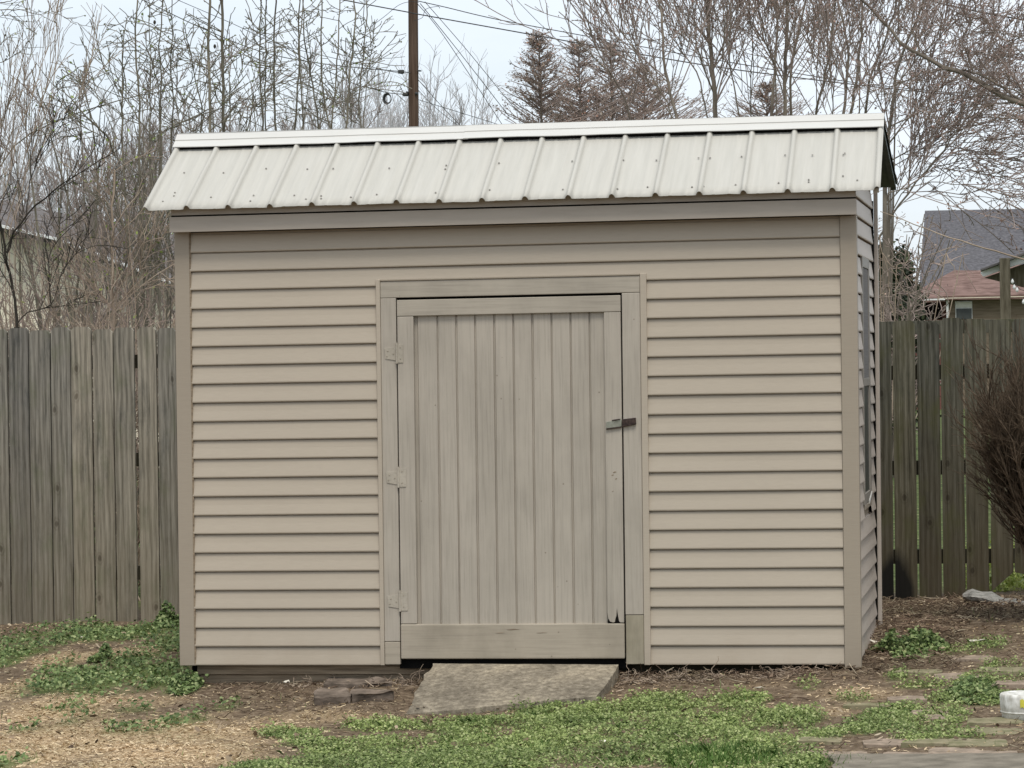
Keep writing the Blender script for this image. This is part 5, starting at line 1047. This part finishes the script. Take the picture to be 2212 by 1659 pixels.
def wire(pl, w, label, Y=PY, name='overhead_wire', dy=None, group='overhead wires'):
    s_ = (Y-CAM[1])/FPX; q = [at(x, y, Y if dy is None else Y+dy*i/(len(pl)-1)) for i, (x, y) in enumerate(pl)]
    # smooth the line with a Catmull-Rom pass
    q = np.array(q); P = []
    for i in range(len(q)-1):
        a, b_, c, d = q[max(0, i-1)], q[i], q[i+1], q[min(len(q)-1, i+2)]
        for t_ in np.linspace(0, 1, 9)[:-1]: P.append(.5*((2*b_)+(c-a)*t_+(2*a-5*b_+4*c-d)*t_**2+(-a+3*b_-3*c+d)*t_**3))
    P.append(q[-1]); P = np.array(P)[None]; V, F = tubes([(P, np.full(P.shape[:2], w*s_/2))], 5)
    return meta(mesh(name, V, F, M['wire'], origin=q[0]), label, 'wire', group)
wire([(640, -22), (742, 0), (880, 26), (905, 31), (1100, 66), (1475, 133), (1708, 166), (1950, 194), (2158, 214), (2300, 226)], 2.6, 'thick wire sloping down to the right across the pole and maples', PY-.3)
wire([(902, 2), (960, 15), (1070, 41), (1250, 75), (1475, 117), (1700, 155), (1900, 185), (2300, 222)], 2.0, 'second wire starting at the pole top and joining the thick wire', PY)
wire([(900, 6), (960, 80), (1084, 268)], 1.6, 'left of three slanting wires running down right from the pole', PY, dy=8)
wire([(908, 8), (990, 110), (1100, 252)], 1.7, 'middle of three slanting wires running down right from the pole', PY, dy=8)
wire([(918, 4), (1010, 110), (1105, 226), (1130, 250)], 1.5, 'right of three slanting wires running down right from the pole', PY, dy=8)
wire([(903, 172), (950, 225), (995, 272)], 1.4, 'short wire dropping right from the middle of the pole', PY, dy=5)
wire([(903, 194), (940, 232), (990, 272)], 1.2, 'steep short wire dropping right from the lower bracket', PY+.2, dy=5)
wire([(903, 215), (1000, 245), (1080, 270)], 1.4, 'low wire leaving the lower bracket toward the right', PY, dy=6)
wire([(1116, 0), (1160, 45), (1205, 88), (1260, 150)], 1.2, 'faint thin wire slanting down above the pointed trees', PY+10)
wire([(1980, -6), (2060, 14), (2140, 30), (2230, 46), (2300, 56)], 3.6, 'heavy wire crossing the top right corner', 38)
wire([(1950, -10), (2060, 8), (2212, 34), (2300, 48)], 1.8, 'thin wire just above the heavy one at the top right', 38.5)
wire([(290, -10), (430, 58), (566, 112), (700, 138), (868, 155), (884, 158)], 2.0, 'wire from the top left reaching the pole at the black clamp', PY, dy=-.2)
wire([(370, -6), (500, 50), (600, 95), (740, 130), (870, 160)], 1.4, 'thin wire converging with the one at the clamp', PY+.3, dy=-.3)
wire([(540, 60), (737, 168), (800, 190), (842, 201), (880, 204)], 1.8, 'lower wire from the left meeting the pole at the bracket', PY, dy=-.2)
wire([(790, 66), (830, 36), (860, 12), (884, 4), (905, 5)], 1.2, 'looping jumper wire left of the pole top', PY-.3)
wire([(895, 44), (912, 38), (920, 20), (945, 14), (950, 18)], 1.2, 'small curled wire right of the pole top', PY-.35)
c_ = at(867, 155, PY); q = MB(); s_ = (PY-CAM[1])/FPX; q.box(c_[0]-7*s_, c_[0]+6*s_, PY-.04, PY+.04, c_[2]-4*s_, c_[2]+4*s_); meta(q.ob('cable_clamp', M['wire'], origin=c_, bevel=.01), 'small black clamp on the wire just left of the pole', 'clamp')
c_ = at(836, 213, PY); V = []; n = 24
for rr in (9.5, 7.2):
    pass
co = []
for k in range(3):
    a_ = np.linspace(0, 2*math.pi, 25); R_ = (10.5-k*1.2)*s_; co.append(np.stack([c_[0]+R_*.85*np.cos(a_)+k*.006, np.full(25, PY+k*.02), c_[2]+R_*1.12*np.sin(a_)], -1))
V, F = tubes([(np.array(co), np.full((3, 25), 1.2*s_))], 5); meta(mesh('cable_coil', V, F, M['wire'], origin=c_), 'coil of spare cable hanging from the lower wire left of the pole', 'cable coil')
for i, (px, py, s1) in enumerate([(622, 16, 8), (609, 87, 9), (741, 184, 7), (798, 183, 8), (843, 182, 8), (1097*1.0, 0, 0)][:5]):
    # dark seed pods or nests caught in the sprouts
    pass
for i, (px, py, lb) in enumerate([(334, 48, 'highest dark hanging pod on the left sprouts'), (406, 100, 'dark pod on the thin sprout left of the two thick stems'), (437, 101, 'dark pod just left of the thickest stems'), (464, 100, 'dark pod between the two thickest stems')]):
    c_ = at(px, py, 8.4); s2 = (8.4-CAM[1])/FPX; V, F = lathe([(.0005, -6*s2), (2.6*s2, -3*s2), (3.4*s2, 0), (2.4*s2, 3.5*s2), (.0005, 5*s2)], c_[0], c_[1], c_[2], 8); meta(mesh('seed_pod', V, F, M['bark_d'], smooth=True, origin=c_), lb, 'seed pod', 'dark seed pods in the sprouting trees')

# ================================================================== HOUSES
def quadprism(pts, Y0, Y1): 
    q = MB(); q.prism([(p[0], p[2]) for p in pts], Y0, Y1); return q
HY = 72.
def hp(x, y, Y=HY): return at(x, y, Y)
h1 = hp(1955, 646); base_h = thing('brick_house', 'low brick house with red hipped roof and white gutter behind the right fence', 'house', (hp(2100, 700)[0], HY, 0))
eaveL = hp(1943, 648); s_ = (HY-CAM[1])/FPX
# walls
def wallq(x0, x1, ytop, Y0, Y1, mat, name):
    a = hp(x0, ytop, Y0); b_ = hp(x1, ytop, Y0); q = MB(); q.box(a[0], b_[0], Y0, Y1, 0, a[2]); return q.ob(name, M[mat], base_h)
wallq(1957, 2046, 648, HY+.3, HY+8, 'redbrick', 'wall'); wallq(2047, 2330, 646, HY, HY+8, 'tanbrick', 'wall')
def hbox(x0, x1, y0, y1, Y, th, mat, name, par=base_h):
    a = hp(x0, y1, Y); b_ = hp(x1, y0, Y); q = MB(); q.box(a[0], b_[0], Y-th, Y, a[2], b_[2]); return q.ob(name, M[mat], par)
w1 = hbox(1997, 2034, 655, 690, HY+.3, .05, 'dark', 'window'); hbox(1990, 1996, 655, 690, HY+.3, .07, 'tanbrick', 'frame', w1)
w2 = hbox(2064, 2100, 650, 690, HY, .05, 'white', 'window'); hbox(2066, 2099, 652, 664, HY-.05, .03, 'win', 'blind', w2); hbox(2066, 2099, 666, 690, HY-.05, .03, 'glass', 'pane', w2)
hbox(1964, 1969, 652, 700, HY-.4, .12, 'white', 'downpipe'); hbox(2045, 2049, 643, 700, HY-.1, .1, 'white', 'downpipe')
hbox(1941, 1961, 645, 650, HY-.5, .35, 'white', 'gutter'); hbox(1961, 2042, 645, 650, HY-.45, .2, 'white', 'gutter'); hbox(2030, 2330, 639, 644, HY-.45, .2, 'cream', 'gutter')
# roof faces as thick slabs
def roofq(P4, mat, name, par):
    P4 = [np.array(p) for p in P4]; n_ = len(P4); V = P4+[p-np.array([0, 0, .12]) for p in P4]; q = MB(); q.add(V, [tuple(range(n_)), tuple(range(2*n_-1, n_-1, -1))]+[(i, i+n_, (i+1) % n_+n_, (i+1) % n_) for i in range(n_)]); return q.ob(name, M[mat], par)
roofq([hp(1951, 645, HY-.25), hp(2042, 643, HY-.25), hp(2124, 584, HY+5), hp(2060, 584, HY+5)], 'redroof', 'roof', base_h)
roofq([hp(2026, 639, HY-.3), hp(2340, 635, HY-.3), hp(2340, 560, HY+4.6), hp(2128, 578, HY+4.6), hp(2098, 594, HY+3.4)], 'redroof', 'roof', base_h)
# darker grey roof house behind
gh = thing('grey_roofed_house', 'large dark grey shingle roof rising behind the brick house', 'house', (at(2150, 700, 95)[0], 100, 0))
roofq([at(1984, 640, 92), at(2360, 650, 92), at(2360, 448, 101), at(1998, 455, 101)], 'greyroof', 'roof', gh)
a = at(1990, 640, 93); b_ = at(2350, 640, 93); q = MB(); q.box(a[0], b_[0], 93, 101, 0, a[2]-.1); q.ob('wall', M['tanbrick'], gh)
# left house behind the thicket
lh = thing('grey_roofed_house', 'grey roofed cream house with a white gutter behind the left thicket', 'house', (at(150, 700, 30)[0], 30, 0))
roofq([at(-60, 470, 29.6), at(120, 512, 29.6), at(345, 598, 29.6), at(420, 625, 29.6), at(430, 515, 36), at(200, 475, 36), at(-60, 420, 36)], 'greyroof2', 'roof', lh)
pl = [at(-60, 478, 30.), at(120, 520, 30.), at(345, 606, 30.), at(420, 632, 30.)]; q = MB(); q.prism([(p[0], p[2]) for p in pl]+[(pl[-1][0], 0), (pl[0][0], 0)], 30.05, 35.5); q.ob('wall', M['cream'], lh)
for nm, o0, o1, mt, dy_ in (('gutter', -1, 5, 'white', -.5), ('painted_gutter_shadow', 6, 13, 'dark', -.2)):  # the dark strip paints the shadow under the gutter
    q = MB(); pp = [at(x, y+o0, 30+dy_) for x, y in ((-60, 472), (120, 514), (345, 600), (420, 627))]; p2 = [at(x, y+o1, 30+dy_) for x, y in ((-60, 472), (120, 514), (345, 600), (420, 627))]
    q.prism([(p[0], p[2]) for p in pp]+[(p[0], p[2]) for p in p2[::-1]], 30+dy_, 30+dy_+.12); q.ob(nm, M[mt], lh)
# porch with white barge board, post and string lights at the right
PYY = 17.8
po = thing('porch', 'open porch corner with flaking white barge board and a brown post at the right edge', 'porch', (at(2170, 700, PYY)[0], PYY, 0))
def pboard(pts, mat, name, Y0, th):
    q = MB(); q.prism([(at(x, y, Y0)[0], at(x, y, Y0)[2]) for x, y in pts], Y0, Y0+th); return q.ob(name, M[mat], po, .004)
pboard([(2118, 590), (2124, 598), (2290, 540), (2290, 524), (2212, 551), (2160, 572), (2120, 586)], 'flaky', 'barge_board', PYY, .04)
pboard([(2126, 600), (2290, 640), (2290, 542)], 'post', 'gable_end', PYY+.3, .03)
pboard([(2118, 586), (2290, 522), (2290, 516), (2118, 581)], 'greyroof2', 'roof', PYY-.1, 2.)
q = MB(); a = at(2159, 560, PYY-.05); b_ = at(2173, 700, PYY-.05); q.box(a[0], at(2184, 560, PYY)[0]-.01, PYY-.14, PYY-.05, 0, a[2]+.01); q.ob('post', M['post'], po, .008)
# string lights
pts = [(2184, 600), (2200, 622), (2212, 628), (2240, 640)]; wire(pts, 1.2, 'sagging cord of string lights beside the porch post', PYY-.3, 'light_cord', group=None)
for i, (px, py) in enumerate([(2187, 604), (2191, 616), (2197, 622), (2211, 648), (2216, 656)]):
    c_ = at(px, py+4, PYY-.3); V, F = lathe([(.004, .028), (.008, .02), (.016, .004), (.017, -.008), (.010, -.022), (.001, -.026)], c_[0], c_[1], c_[2], 10); meta(mesh('string_light', V, F, M['white'], smooth=True, origin=c_), 'white bulb on the cord right of the porch post, '+['nearest the post', 'second from the post', 'middle one', 'fourth down the cord', 'lowest by the picture edge'][i], 'light bulb', 'bulbs of the string lights')
